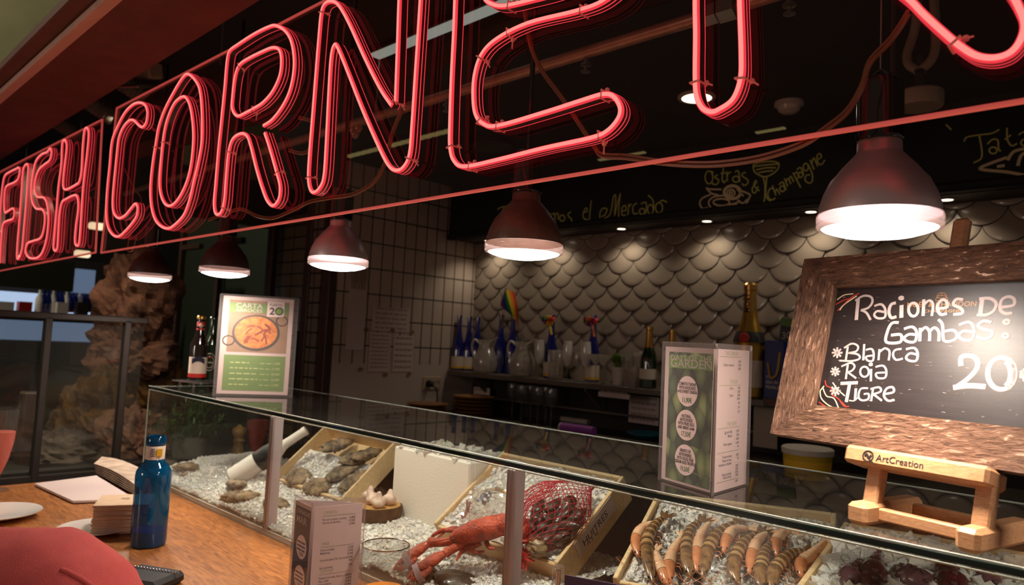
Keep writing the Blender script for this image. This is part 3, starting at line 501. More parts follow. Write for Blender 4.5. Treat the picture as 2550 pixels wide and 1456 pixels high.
hang(548, 160, s2); hang(1330, 20, s2); hang(1000, -60, s2); hang(60, 440, s1); hang(200, 340, s1)
# ================================================================== pendant lamps
def pendant(x, label, body, cord='rod', group='pendant lamps over the display case', Y=.90, z=1.702):
    r = thing('pendant_lamp', label, 'pendant lamp', (x, Y, z), 0, group)
    B = lambda mb, n, m, p=r: mb.build(n, m, p, 40, False)
    B(MB().lathe([(a_, b_ if b_ < .0226 else .0225+(b_-.0225)*1.12) for a_, b_ in [(.0672, .019), (.066, .0185), (.0655, .027), (.061, .041), (.053, .056), (.047, .062), (.0415, .069), (.031, .0795), (.027, .0835), (.0245, .0865), (.0243, .104), (.0222, .1065), (0, .1065)]], 40, cap=False), 'reflector_bulb', body)
    B(MB().lathe([(.0615, .002), (.0665, .0025), (.0682, .005), (.0682, .0075), (.067, .009), (.0682, .0105), (.0682, .0165), (.0668, .019)], 40, cap=False), 'clear_rim', M['lampglass'])
    B(MB().lathe([(0, -.0085), (.022, -.0078), (.042, -.0048), (.054, -.0012), (.060, .001), (.0625, .0028)], 40, cap=False), 'lens', M['lens'])
    B(MB().lathe([(.0262, .107), (.0268, .1085), (.0258, .112), (.0258, .173), (.0245, .179), (.021, .1815), (0, .1825)], 32, cap=False), 'socket_cap', M['blackgloss'])
    top = ZC-z
    if cord == 'wire':
        mb = MB().tube([(0, 0, .196), (0, 0, top)], .0011, 6); B(mb, 'suspension_wire', M['steel'])
        h = MB(); pts = [(-.009, 0, .180), (-.009, 0, .188), (-.004, 0, .1935), (.004, 0, .1935), (.009, 0, .188), (.009, 0, .180)]; h.tube(pts, .0022, 6); B(h, 'hook', M['blackgloss'])
        B(MB().tube([(.012, .004, .18), (.016, .004, top)], .0028, 8), 'cord', M['black'])
    else:
        B(MB().tube([(0, 0, .181), (0, 0, top)], .0045, 8), 'cord', M['blackgloss'])
    lamp_light('lamp_beam', 'SPOT', V((x, Y, z-.013)), LAMP_W, WARM, r, .05, 3.0, 1.0, (x, Y, 0))
    return r
pendant(-.275, 'nearest pendant lamp, satin silver bulb with violet sheen under black cap', M['silver'], 'wire')
pendant(-.846, 'brown speckled pendant lamp hanging below the E of the sign', M['rust'])
pendant(-1.426, 'satin silver pendant lamp before the tiled wall, below the N of the sign', M['silver'])
pendant(-2.012, 'dark brown pendant lamp hanging below the R, above the rice menu stand', M['maroon'])
pendant(-2.585, 'farthest dark brown pendant lamp, hanging before the reef rock', M['maroon'])
pendant(.30, 'pendant lamp right of the chalkboard', M['rust'])
# ================================================================== fittings on the dark ceiling
def sm(name, label, cat, mbs, loc, group=None):
    r = thing(name, label, cat, loc, 0, group)
    for n, mb, m in mbs: mb.build(n, m, r)
    return r
q = onZ(1965, 255, ZC)
sm('smoke_detector', 'round white smoke detector on the dark ceiling', 'smoke detector', [('base', MB().lathe([(.05, 0), (.05, -.012), (.044, -.016)], 28, o=(q.x, q.y, ZC)), M['ceramic']), ('sensor_cap', MB().lathe([(.04, -.014), (.036, -.03), (.022, -.04), (0, -.041)], 28, o=(q.x, q.y, ZC)), M['ceramic'])], (q.x, q.y, ZC))
q = onZ(1735, 240, ZC)
r = sm('downlight', 'bright round downlight seen through the sign beside the last big letter', 'ceiling light', [('ring', MB().lathe([(.066, 0), (.066, -.006), (.052, -.008), (.052, 0)], 28, o=(q.x, q.y, ZC)), M['white']), ('lens', MB().lathe([(0, -.004), (.052, -.004), (.052, -.006), (0, -.006)], 28, o=(q.x, q.y, ZC)), M['downlit'])], (q.x, q.y, ZC))
q = onZ(1225, 355, ZC)
sm('ceiling_lamp', 'wide flat round ceiling lamp, switched off, behind the E', 'ceiling light', [('rim', MB().lathe([(.10, 0), (.10, -.02), (.09, -.024)], 36, o=(q.x, q.y, ZC)), M['dark']), ('diffuser', MB().lathe([(.088, -.022), (.06, -.03), (0, -.033)], 36, o=(q.x, q.y, ZC), cap=False), M['olive'])], (q.x, q.y, ZC))
def strip(name, label, p, L, wd, m, ribs):
    r = thing(name, label, 'strip light', p, 0)
    MB().bev(V(p)+V((0, 0, -.008)), (L+.02, wd+.012, .016), .003).build('housing', M['dark'], r)
    b = MB(); n = max(4, int(L/ribs))
    for i in range(n): b.box(V(p)+V((-L/2+(i+.5)*L/n, 0, -.018)), (L/n*.78, wd, .006))
    b.build('diffuser', m, r, 0)
q = onZ(1090, 62, ZC); strip('strip_light', 'ribbed cool strip light on the ceiling behind the N', (q.x, q.y, ZC), .62, .04, M['striplit'], .012)
q = onZ(985, 350, ZC); strip('strip_light', 'long dim yellowish strip light behind the foot of the N', (q.x, q.y, ZC), .80, .035, M['stripdim'], .05)
q = V((-1.93, 2.68, ZC)); strip('strip_light', 'short dim ribbed strip light above the chalk word, right of the E', tuple(q), .26, .022, M['stripdim'], .016)
q = V((-1.22, 2.68, ZC)); strip('strip_light', 'short dim ribbed strip light beneath the smoke detector', tuple(q), .12, .022, M['stripdim'], .016)
pp = thing('ceiling_pipe', 'long painted pipe with a hex union running behind the sign', 'pipe', (-1.6, 1.3, 2.245))
MB().tube([(-4.2, 1.3, 2.248), (-.72, 1.3, 2.245)], .0145, 14).build('pipe', M['copper'], pp)
MB().tube([(-.70, 1.3, 2.245), (.4, 1.3, 2.243)], .0135, 14).build('pipe', M['copper'], pp)
u = MB()
for xx, rr_, ll in ((-.722, .024, .03), (-.685, .027, .036)): u.tube([(xx-ll/2, 1.3, 2.245), (xx+ll/2, 1.3, 2.245)], rr_, 6)
u.build('hex_union', M['steel'], pp)
for px_, py_ in ((1460, 140), (1113, 260), (1966, 8)):
    q = onY(px_, py_, 1.3)
    MB().lathe([(.006, 0), (.006, -.016), (.013, -.018), (.013, -.022), (.004, -.024), (.004, -.034), (.012, -.036), (.012, -.038), (0, -.039)], 12, o=(q.x, 1.3, 2.235)).build('sprinkler_head', M['steel'], pp)
for xx in (-3.2, -1.9, -.2): MB().tube([(xx, 1.3, 2.25), (xx, 1.3, ZC)], .004, 6).build('pipe_hanger', M['steel'], pp)
# hooked holder with a chrome stem and a pale round foot, hanging upside down at the right
q = onY(2290, 262, 1.9); D_ = (q-CAM).dot(_fwd); pm = D_/FPX
rt = thing('hanging_fixture', 'pale disc on a chrome stem under a bent tube, hanging behind the last letter', 'ceiling fitting', q)
c = q
MB().lathe([(0, -.006), (50*pm, -.006), (53*pm, 0), (53*pm, 30*pm), (50*pm, 34*pm), (0, 34*pm)], 36, o=c, cap=False).build('disc', M['pillar'], rt)
MB().lathe([(11*pm, 34*pm), (11*pm, 80*pm), (14*pm, 82*pm), (14*pm, 90*pm), (0, 90*pm)], 20, o=c).build('stem', M['chrome'], rt)
lp = [(0, 88), (-24, 108), (-30, 135), (-22, 165), (-12, 200), (-8, 260), (-6, 330), (0, 430)]
MB().tube(spline([c+V((x*pm, 0, y*pm)) for x, y in lp], 4), 11*pm, 12).tube(spline([c+V((x*pm, 0, y*pm)) for x, y in [(0, 88), (24, 108), (34, 140), (34, 190), (30, 260), (26, 330), (14, 430)]], 4), 11*pm, 12).build('bent_tube', M['pillar'], rt)
MB().lathe([(0, -8*pm), (7*pm, -5*pm), (9*pm, 5*pm), (5*pm, 18*pm), (0, 22*pm)], 14, o=c+V((0, 0, 112*pm)), cap=False).build('clear_plug', M['clear'], rt)
# track spotlights in the gap above the sign
for i, (x, y, lb) in enumerate(((368, 160, 'square grey spotlight, highest of the row above the C'), (322, 216, 'black ribbed track spotlight above the C, second from the top'), (243, 268, 'black ribbed track spotlight above the gap between the sign panels'), (163, 316, 'black ribbed track spotlight above the H, lowest of the row'))):
    q = onY(x, y, .85); r = thing('track_spotlight', lb, 'spotlight', q, 0, 'track spotlights above the sign')
    Mx = rotm(math.radians(-20), math.radians(62), 0)
    if i == 0:
        MB().bev(q, (.085, .06, .10), .008, rotm(.3, .3, .1)).build('housing', M['pillar'], r); MB().bev(q+V((-.02, -.02, -.08)), (.10, .07, .012), .004, rotm(.3, .3, .1)).build('visor', M['steel'], r)
    else:
        pr = [(.03, -.07), (.034, -.065)]
        for kx in range(7): pr += [(.034, -.05+kx*.014), (.03, -.046+kx*.014), (.03, -.042+kx*.014), (.034, -.038+kx*.014)]
        pr += [(.024, .066), (0, .068)]
        MB().lathe(pr, 20, o=q, M=Mx).build('housing', M['pot'], r)
        MB().lathe([(.026, -.072), (0, -.074)], 20, o=q, M=Mx, cap=False).build('lens', M['chrome'], r)
    MB().tube([q+V((0, 0, .03)), q+V((.01, 0, .12)), V((q.x+.01, q.y, ZC))], .004, 6).build('bracket', M['dark'], r)
# ================================================================== wooden counter and the glass display case
ct = MB().bev((-.9, .285, WOOD-.02), (3.38, 1.226, .04), .004)
tag(ct.build('wooden_counter', M['counter']), 'orange-brown oak counter running along the front of the glass case', 'counter')
cb = MB().box((-.9, .80, .505), (3.3, .14, 1.0))
tag(cb.build('counter_plinth', M['cab']), 'dark plinth carrying the oak counter', 'plinth')
case = thing('display_case', 'long glass seafood display case with aluminium posts beside the oak counter', 'display case', (-1.0, 1.1, 0))
XR = .38; XC = (XL+XR)/2; LX = XR-XL
MB().bev((XC, 1.22, .52), (LX, .60, 1.02), .005).build('base_cabinet', M['cab'], case)
MB().box((XC, YF+.018, WOOD-.004), (LX, .03, .026)).build('sealant_strip', M['poly'], case)
MB().box((XC, (YF+YB)/2, ZT-.005), (LX, YB-YF+.008, .010)).build('top_pane', M['glasstop'], case, 0)
MB().bev((XC, YF-.0055, ZT-.0055), (LX, .002, .008), .0008).build('top_front_edge', M['gedge'], case)
MB().tube([(XL, YF-.0045, ZT), (XR, YF-.0045, ZT)], .0011, 6).tube([(XL, YF-.003, ZT-.0125), (XR, YF-.003, ZT-.0125)], .0012, 6).tube([(XL, YB+.0045, ZT-.001), (XR, YB+.0045, ZT-.001)], .0016, 6).tube([(XL, YF-.004, ZT-.004), (XL, YB, ZT-.004)], .0022, 6).build('edge_glints', M['gedge_glint'], case)
posts = (onY(664, 1185, YF).x, onY(1262, 1300, YF).x, -.42+.25)
xs = [XL, posts[0], posts[1], XR]
for i in range(3): MB().box(((xs[i]+xs[i+1])/2, YF, (ZT-.013+WOOD+.005)/2), (xs[i+1]-xs[i]-.003, .006, ZT-WOOD-.018)).build('front_pane', M['glass'], case, 0)
MB().box((XL+.003, (YF+YB)/2, (ZT+WOOD)/2-.004), (.006, YB-YF-.012, ZT-WOOD-.02)).build('end_pane', M['glass'], case, 0)
MB().tube([(XL, YF-.002, WOOD), (XL, YF-.002, ZT-.012)], .0018, 6).build('corner_edge', M['gedge_glint'], case)
for x in posts[:2]:
    p = MB().bev((x, YF+.018, (ZT+WOOD)/2-.006), (.022, .028, ZT-WOOD-.014), .003)
    for d in (-.007, 0, .007): p.bev((x+d, YF+.0045, (ZT+WOOD)/2-.006), (.003, .003, ZT-WOOD-.02), .001)
    p.build('post', M['alu'], case)
# ------------------------------------------------------------------ crushed ice
def ice_z(x, y):
    n = noise.noise(V((x*7, y*7, 3)))*.012 + noise.noise(V((x*22, y*22, 7)))*.006
    t = max(0, min(1, (y-.93)/.2)); z = 1.068+.034*t*(2-t)
    if x < -2.0: z += .008*t
    if x > -1.25: z += .008
    return z+n
def chips(mb, pts, smin, smax):
    for (p, up) in pts:
        s = random.uniform(smin, smax); R = Matrix.Rotation(random.uniform(0, 6.28), 3, V((random.gauss(0, 1), random.gauss(0, 1), random.gauss(0, 1))).normalized())
        h = s/2; vs = []
        for x in (-h, h):
            for y in (-h, h):
                for z in (-h, h): vs.append(V(p)+R @ V((x*random.uniform(.5, 1.2), y*random.uniform(.5, 1.2), z*random.uniform(.4, 1))))
        mb.add(vs, [(0, 1, 3, 2), (4, 6, 7, 5), (0, 4, 5, 1), (2, 3, 7, 6), (0, 2, 6, 4), (1, 5, 7, 3)])
mb = MB(); NX, NY = 150, 30
X0, X1, Y0, Y1 = XL+.012, -.84, YF+.008, 1.29
g = [[V((X0+(X1-X0)*i/NX, Y0+(Y1-Y0)*j/NY, 0)) for j in range(NY+1)] for i in range(NX+1)]
vs = []
for row in g:
    for q in row: q.z = ice_z(q.x, q.y)+random.uniform(-.003, .003); vs.append(q)
b = len(vs); fs = [(i*(NY+1)+j, (i+1)*(NY+1)+j, (i+1)*(NY+1)+j+1, i*(NY+1)+j+1) for i in range(NX) for j in range(NY)]
mb.add(vs, fs)
mb.box(((X0+X1)/2, (Y0+Y1)/2, 1.044), (X1-X0, Y1-Y0, .02))
pts = []
for i in range(13000):
    x = random.uniform(X0+.01, X1); y = Y0+(Y1-Y0)*random.random()**1.3; pts.append((V((x, y, ice_z(x, y)+random.uniform(-.001, .003))), None))
chips(mb, pts, .0025, .0085)
o = mb.build('crushed_ice', M['ice'], None, 0); tag(o, 'bed of crushed ice along the left and middle of the case', 'ice', kind='stuff')
# ------------------------------------------------------------------ crates
def frame3(BL, BR, FL):
    u = (BR-BL); wd = u.length; u.normalize(); v = (BL-FL); v = v-u*v.dot(u); ln = v.length; v.normalize(); return u, v, u.cross(v), wd, ln
def crate(name, label, BL, BR, FL, dep, m, th=.008, cat='crate'):
    u, v, n, wd, ln = frame3(BL, BR, FL); O = BL-v*ln
    R = Matrix((u, v, n)).transposed(); r = thing(name, label, cat, O-n*dep)
    P = lambda a, b, c: O+u*a+v*b+n*c
    MB().bev(P(wd/2, ln/2, -dep+.003), (wd, ln, .006), .001, R).build('bottom', m, r)
    for nm, c, s in (('side_board', P(th/2, ln/2, -dep/2), (th, ln, dep)), ('side_board', P(wd-th/2, ln/2, -dep/2), (th, ln, dep)), ('back_board', P(wd/2, ln-th/2, -dep/2), (wd-2*th, th, dep)), ('front_board', P(wd/2, th/2, -dep/2-.004), (wd-2*th, th, dep-.008))):
        MB().bev(c, s, .0012, R).build(nm, m, r)
    return r, P, (u, v, n, wd, ln, R)
def crate_ice(label, P, fr, lvl, f0=0, seed=1, n=900, s=(.003, .0105), f1=1.0):
    u, v, nn, wd, ln, R = fr; mb = MB(); A, B = 26, 20; vs = []; hz = lambda a, b: lvl+.010*noise.noise(V((a*14+seed, b*14, 1)))+.005*noise.noise(V((a*50+seed, b*50, 1)))
    for i in range(A+1):
        for j in range(B+1):
            a = .009+(wd-.018)*i/A; b = .009+(ln-.018)*(f0+(f1-f0)*j/B); vs.append(P(a, b, hz(a, b)))
    mb.add(vs, [(i*(B+1)+j, (i+1)*(B+1)+j, (i+1)*(B+1)+j+1, i*(B+1)+j+1) for i in range(A) for j in range(B)])
    pts = []
    for k in range(n):
        a = random.uniform(.016, wd-.016); b = ln*f0+random.uniform(.014, ln*(f1-f0)-.014); pts.append((P(a, b, hz(a, b)+random.uniform(-.002, .004)), None))
    chips(mb, pts, *s)
    return tag(mb.build('crushed_ice', M['ice'], None, 0), label, 'ice', kind='stuff')
mcr, MP, MF = crate('seafood_crate', 'pale wooden crate of ice with the red net of shellfish behind the middle post', V((-1.215, 1.25, 1.288)), V((-.862, 1.25, 1.288)), V((-1.215, 1.047, 1.150)), .062, M['ply'])
crate_ice('ice inside the crate with the red net', MP, MF, -.012, 0, 3, 1800)
# handwritten paper tag on its right side board
u, v, n, wd, ln, R = MF
tg = MB(); c0 = MP(wd+.0006, ln*.22, -.004); du = v; dv = n
tg.slab([c0, c0+du*ln*.56, c0+du*ln*.56-dv*.034, c0-dv*.034], u, .0006)
pt = tg.build('paper_tag', M['paper'], mcr, 0)
tx = MB(); tx.text('HUITRES', .021, c0+du*.02-dv*.026+u*.0012, du, dv, xs=1.1); tx.text('N 3  kg', .012, c0+du*.03-dv*.033+u*.0012, du, dv); tx.build('handwriting', M['ink'], pt, 0)
BL, BR, FL = onY(1637, 1224, 1.20), onY(2084, 1276, 1.29), onY(1490, 1430, .95)
scr, SPp, SF = crate('seafood_crate', 'cream wooden crate full of prawns on ice', BL, BR, FL, .06, M['ply'])
crate_ice('ice under the prawns in the cream crate', SPp, SF, -.014, 0, 8, 2200)
BL, BR, FL = onY(2103, 1298, 1.25), onY(2640, 1388, 1.27), onY(2022, 1462, 1.02)
ocr, OP, OF = crate('seafood_crate', 'wooden crate of dark red octopus below the easel', BL, BR, FL, .06, M['ply'])
crate_ice('loose ice cubes over the octopus', OP, OF, -.010, 0, 13, 900, (.010, .024))
oyr, YP, YFm = crate('seafood_crate', 'pale wooden crate of oysters leaning beside the lying bottle', V((-2.01, 1.262, 1.262)), V((-1.637, 1.262, 1.262)), V((-2.01, 1.09, 1.118)), .055, M['ply'])
crate_ice('ice heaped in the lower half of the oyster crate', YP, YFm, -.02, 0, 21, 1400, f1=.62)
# white polystyrene box with a snowy rim
r = thing('polystyrene_box', 'white polystyrene box between the two wooden crates', 'box', (-1.36, 1.23, 1.07))
MB().bev((-1.36, 1.16, 1.168), (.285, .02, .205), .004).bev((-1.36, 1.29, 1.168), (.285, .02, .205), .004).bev((-1.493, 1.225, 1.168), (.02, .12, .205), .004).bev((-1.227, 1.225, 1.168), (.02, .12, .205), .004).build('walls', M['poly'], r)
MB().box((-1.36, 1.225, 1.16), (.25, .11, .17)).build('packing', M['poly'], r)
mb = MB(); chips(mb, [(V((random.uniform(-1.49, -1.23), random.uniform(1.15, 1.30), 1.2715)), None) for i in range(160)], .006, .02)
tag(mb.build('ice_crumbs', M['ice'], None, 0), 'ice crumbs along the rim of the white box', 'ice', kind='stuff')
# ------------------------------------------------------------------ oysters
def oyster_mesh(seed, L=.045, Wd=.028, Hh=.012):
    def fn(d, q):
        f = 1+.22*noise.noise(V((d.x*2.2+seed, d.y*2.2, d.z*2)))+.10*noise.noise(V((d.x*7, d.y*7+seed, d.z*7)))
        ridge = 1+.16*math.sin(14*(d.x*.7+abs(d.z)*.5)+seed)
        taper = 1-.38*max(0, d.x)
        return V((q.x*f, q.y*f*taper, q.z*ridge*(1+.5*noise.noise(V((d.x*9, d.y*9, seed))))))
    return MB().ball((0, 0, 0), (L, Wd, Hh), 28, 14, fn=fn)
def oyster(label, loc, rot, seed, s=1.0, group=None):
    o = oyster_mesh(seed).build('oyster', M['oyster'], None, 60); o.location = loc; o.rotation_euler = rot; o.scale = (s, s, s)
    return tag(o, label, 'oyster', group)
def onice(x, y, dz=0):
    z = 1.1
    for k in range(5): q = onZ(x, y, z); z = ice_z(q.x, max(q.y, .93))+dz
    return onZ(x, y, z)
for lb, x, y, rz, s, sd in (('grey oyster on the ice farthest left in the case', 466, 1163, .3, 1.15, 1), ('small oyster below the farthest left one', 482, 1188, 1.0, .9, 2), ('pale oyster under the mouth of the lying glass cloche of the white-label bottle', 590, 1205, -.4, 1.1, 3), ('dark elongated oyster left of the first post', 600, 1236, .75, 1.25, 4), ('ruffled brown oyster just right of the first post', 690, 1255, .1, 1.1, 5)):
    oyster(lb.replace('under the mouth of the lying glass cloche', 'at the foot'), onice(x, y, .008), (random.uniform(-.3, .3), random.uniform(-.25, .25), rz), sd, s)
u, v, n, wd, ln, R = YFm
pl0 = YP(0, 0, -.004)
for i, (lb, x, y, rz, s) in enumerate((('big round oyster standing at the back of the oyster crate', 838, 1108, 1.5, 1.25), ('round oyster right of the biggest one in the crate', 888, 1140, 1.2, 1.1), ('dark narrow oyster at the right board of the crate', 915, 1130, 1.5, 1.05), ('oyster half buried in ice in the middle of the crate', 850, 1175, .9, 1.1), ('flat oyster at the lower left of the crate', 745, 1187, .15, 1.1), ('long flat oyster low in the middle of the crate', 790, 1212, .2, 1.15), ('dark oyster at the lower right board of the crate', 880, 1195, 1.3, 1.0))):
    q = onP(x, y, pl0, n)
    e = R.to_4x4() @ Matrix.Rotation(rz, 4, 'Z') @ Matrix.Rotation(.5 if i < 3 else .1, 4, 'Y')
    oyster(lb, q, e.to_euler(), 10+i, s)
# lying white-label bottle in the ice
A, B = onY(578, 1192, 1.0), onY(764, 1070, 1.16)
ax = (B-A); kk = ax.length/.332; ax.normalize(); Rm = ax.to_track_quat('Z', 'Y').to_matrix() @ Matrix.Scale(kk, 3)
r = thing('wine_bottle', 'bottle with white label and white neck lying in the ice, left part of the case', 'bottle', A)
MB().lathe([(0, .004), (.036, 0), (.0405, .006), (.0405, .165), (.038, .185), (.028, .21), (.02, .228)], 28, o=A, M=Rm, cap=False).build('glass_body', M['white'], r)
MB().lathe([(.0412, .115), (.0412, .166), (.039, .186)], 28, o=A, M=Rm, cap=False).build('black_band', M['blacklab'], r)
MB().lathe([(.021, .222), (.0178, .24), (.0172, .315), (.0185, .318), (.0185, .33), (0, .332)], 22, o=A, M=Rm, cap=False).build('neck_wrap', M['white'], r)
tb = MB()
for k in range(7): tb.box(A+Rm @ V((.0175*math.cos(3.9+.1*k), .0175*math.sin(3.9+.1*k), .245+k*.009)), (.004, .002, .004), Rm)
tb.build('neck_print', M['ink'], r, 0)
# log slice with garlic
q = onice(935, 1285, .004)
r = thing('log_slice', 'round slice of log standing on the ice behind the folded menu', 'board', q)
MB().lathe([(0, 0), (.062, 0), (.064, .004), (.064, .030), (0, .030)], 34, o=q, cap=False).build('bark', M['bark'], r)
MB().lathe([(0, .0302), (.060, .0302), (.0605, .0295)], 34, o=q, cap=False).build('cut_face', M['log'], r)
def garlic(label, p, s):
    def fn(d, q): k = 1+.08*math.cos(6*math.atan2(d.y, d.x)); return V((q.x*k, q.y*k, q.z+(.012 if d.z > .93 else 0)))
    o = MB().ball((0, 0, 0), (.017, .017, .014), 24, 12, fn=fn).build('garlic_bulb', M['garlic'], None, 60); o.location = p; o.scale = (s, s, s); o.rotation_euler = (random.uniform(-.5, .5), random.uniform(-.5, .5), 0); tag(o, label, 'garlic')
for lb, d in (('garlic bulb nearest the right rim of the log slice', (.036, -.02, .044)), ('garlic bulb behind the rightmost one on the log slice', (.028, .018, .044)), ('garlic bulb at the left of the log slice', (-.03, .0, .044)), ('garlic bulb in the middle of the log slice', (0, -.012, .044))): garlic(lb, q+V(d), 1.0)
# ------------------------------------------------------------------ lobster
LP0 = V((0, .97, 1.118)); LN = V((0, -math.sin(math.radians(38)), math.cos(math.radians(38))))
def lq(x, y, up=0): return onP(680+x*.345, 1000+y*.345, LP0+LN*up, LN)
lob = thing('lobster', 'cooked red lobster lying over the front of the net crate, claws banded', 'lobster', lq(1300, 1010))
def segbody(pts, rad, ridges, m, name, par, flat=.85):
    P = spline(pts, 8); k = len(P); rr = []
    for i in range(k):
        t = i/(k-1)*(len(rad)-1); j = min(int(t), len(rad)-2); r_ = rad[j]+(rad[j+1]-rad[j])*(t-j)
        rr.append(r_*(1+(.07*((i*ridges/k) % 1) if ridges else 0)))
    return MB().tube(P, rr, 18, flat=flat).build(name, m, par, 70)
segbody([lq(1275, 985, .026), lq(1340, 965, .028), lq(1440, 940, .032), lq(1560, 910, .034), lq(1640, 890, .032)], [.004, .017, .025, .027, .024], 0, M['lobster'], 'carapace', lob)
segbody([lq(1630, 893, .03), lq(1700, 880, .034), lq(1760, 880, .034), lq(1795, 920, .028), lq(1790, 985, .016)], [.024, .023, .022, .018, .012], 6, M['lobster'], 'abdomen', lob)
tf = MB()
for k in range(5): tf.ball(lq(1775+(k-2)*22, 1010+abs(k-2)*-8, .012), (.012, .02, .004), 10, 6)
tf.build('tail_fan', M['lobster'], lob, 60)
def claw(base, elbow, wrist, tip, wd, bandt):
    o = MB().tube(spline([base, elbow, wrist], 6), [.007]*13, 12)
    o = segbody([base, elbow, wrist], [.006, .0085, .008, .010], 3, M['lobster'], 'claw_arm', lob, 1)
    ax = (tip-wrist); L_ = ax.length; ax.normalize(); sd = ax.cross(LN).normalized()
    up = LN
    c = segbody([wrist, wrist+ax*L_*.25+sd*.002, wrist+ax*L_*.55+sd*.003, wrist+ax*L_*.82+sd*.004, tip], [.009, wd, wd*1.05, wd*.6, .003], 0, M['lobster'], 'claw', lob, .62)
    segbody([wrist+ax*L_*.42-sd*wd*.7, wrist+ax*L_*.65-sd*wd*.95, wrist+ax*L_*.85-sd*wd*.6, tip-ax*.008-sd*.003], [wd*.45, wd*.5, wd*.35, .002], 0, M['lobster'], 'claw_thumb', lob, .7)
    t = MB()
    for k in range(6): t.ball(wrist+ax*L_*(.5+.07*k)-sd*wd*.38+up*wd*.25, .0022, 6, 4)
    t.build('claw_teeth', M['garlic'], lob, 60)
    q = wrist+ax*L_*bandt; b_ = MB(); Rb = ax.to_track_quat('Z', 'Y').to_matrix()
    ring = [q+(sd*math.cos(a)*(wd*1.35)+up*math.sin(a)*(wd*.80)) - sd*wd*.25 for a in [2*PI*i/24 for i in range(24)]]
    b_.sweep(ring, ax, [(-.0008, -.006), (.0008, -.006), (.0008, .006), (-.0008, .006)]); b_.build('rubber_band', M['band'], lob, 60)
claw(lq(1400, 960, .02), lq(1260, 1010, .022), lq(1135, 1015, .02), lq(868, 1215, .012), .0165, .62)
claw(lq(1420, 1010, .016), lq(1320, 1050, .018), lq(1245, 1090, .018), lq(968, 1275, .014), .0175, .72)
lg = [[(1340, 935), (1230, 928), (1155, 965), (1150, 1000)], [(1480, 1020), (1400, 1060), (1350, 1095), (1325, 1145)], [(1500, 1020), (1430, 1060), (1460, 1085), (1525, 1078)], [(1540, 1010), (1560, 1050), (1600, 1060)], [(1380, 930), (1300, 912), (1240, 935), (1180, 990)]]
for pts in lg: segbody([lq(x, y, .016-.003*i) for i, (x, y) in enumerate(pts)], [.005, .0045, .0035, .0018], 3, M['lobster'], 'leg', lob, 1)
for pts in ([(1280, 985), (1210, 1000), (1130, 1010), (1120, 1000)], [(1285, 975), (1400, 930), (1560, 880), (1620, 830)]): MB().tube(spline([lq(x, y, .034) for x, y in pts], 6), .0012, 6).build('antenna', M['lobster'], lob)
for d in (-1, 1): MB().ball(lq(1300, 975+d*16, .034), .0028, 8, 6).build('eye', M['eye'], lob)
# dark crab at the bottom
q = onY(1138, 1447, .975)
cr = thing('crab', 'dark brown crab lying on the ice at the very front', 'crab', q)
MB().ball(q, (.058, .04, .017), 30, 14, fn=lambda d, p: p*(1+.06*noise.noise(d*5)) if d.z > -.2 else p*.9).build('shell', M['crab'], cr, 60)
for sd in (-1, 1):
    for k in range(4):
        a = q+V((sd*.045, -.018+k*.014, -.004)); MB().tube(spline([a, a+V((sd*.03, -.006+k*.006, .010)), a+V((sd*.055, -.01+k*.010, -.016))], 4), [.0055]*4+[.004]*4+[.002], 8).build('leg', M['crab'], cr)
    a = q+V((sd*.04, -.03, 0)); MB().tube(spline([a, a+V((sd*.022, -.016, .006)), a+V((-sd*.002, -.03, .004))], 4), [.007, .008, .009, .010, .012, .0125, .011, .006, .003], 10).build('pincer', M['crab'], cr)
# printed packet behind the lobster
r = thing('seafood_packet', 'crumpled clear packet with blue, white and red print behind the lobster', 'packet', onP(1218, 1262, LP0+LN*.03, LN))
uu = (onP(1245, 1258, LP0+LN*.04, LN)-onP(1190, 1262, LP0+LN*.04, LN)).normalized(); vv = LN.cross(uu).normalized(); q = onP(1218, 1262, LP0+LN*.035, LN)
NXp, NYp = 22, 16
def pk(i, j, off):
    x, y = i/NXp-.5, j/NYp-.5; e = 1-max(abs(x), abs(y))*2
    return q+uu*(x*.105)+vv*(y*.078)+LN*(off+.030*min(1, e*2.2)+.014*noise.noise(V((x*7, y*7, 4)))+.008*noise.noise(V((x*19, y*19, 9))))
for nm, mt_, test in (('clear_film', 'cut', lambda i, j: True), ('blue_print', 'bluebag', lambda i, j: 9 <= i < 16 and 5 <= j < 10 and (i+j) % 3), ('white_print', 'white', lambda i, j: 3 <= i < 9 and 4 <= j < 11), ('red_print', 'redlab', lambda i, j: i < 4 and 2 <= j < 12), ('yellow_print', 'yellow', lambda i, j: 12 <= i < 20 and j > 11)):
    mb = MB(); up = 0 if nm == 'clear_film' else -.0015
    for i in range(NXp):
        for j in range(NYp):
            if test(i, j): mb.add([pk(i, j, up), pk(i+1, j, up), pk(i+1, j+1, up), pk(i, j+1, up)], [(0, 1, 2, 3)])
    mb.build(nm, M[mt_], r, 25)
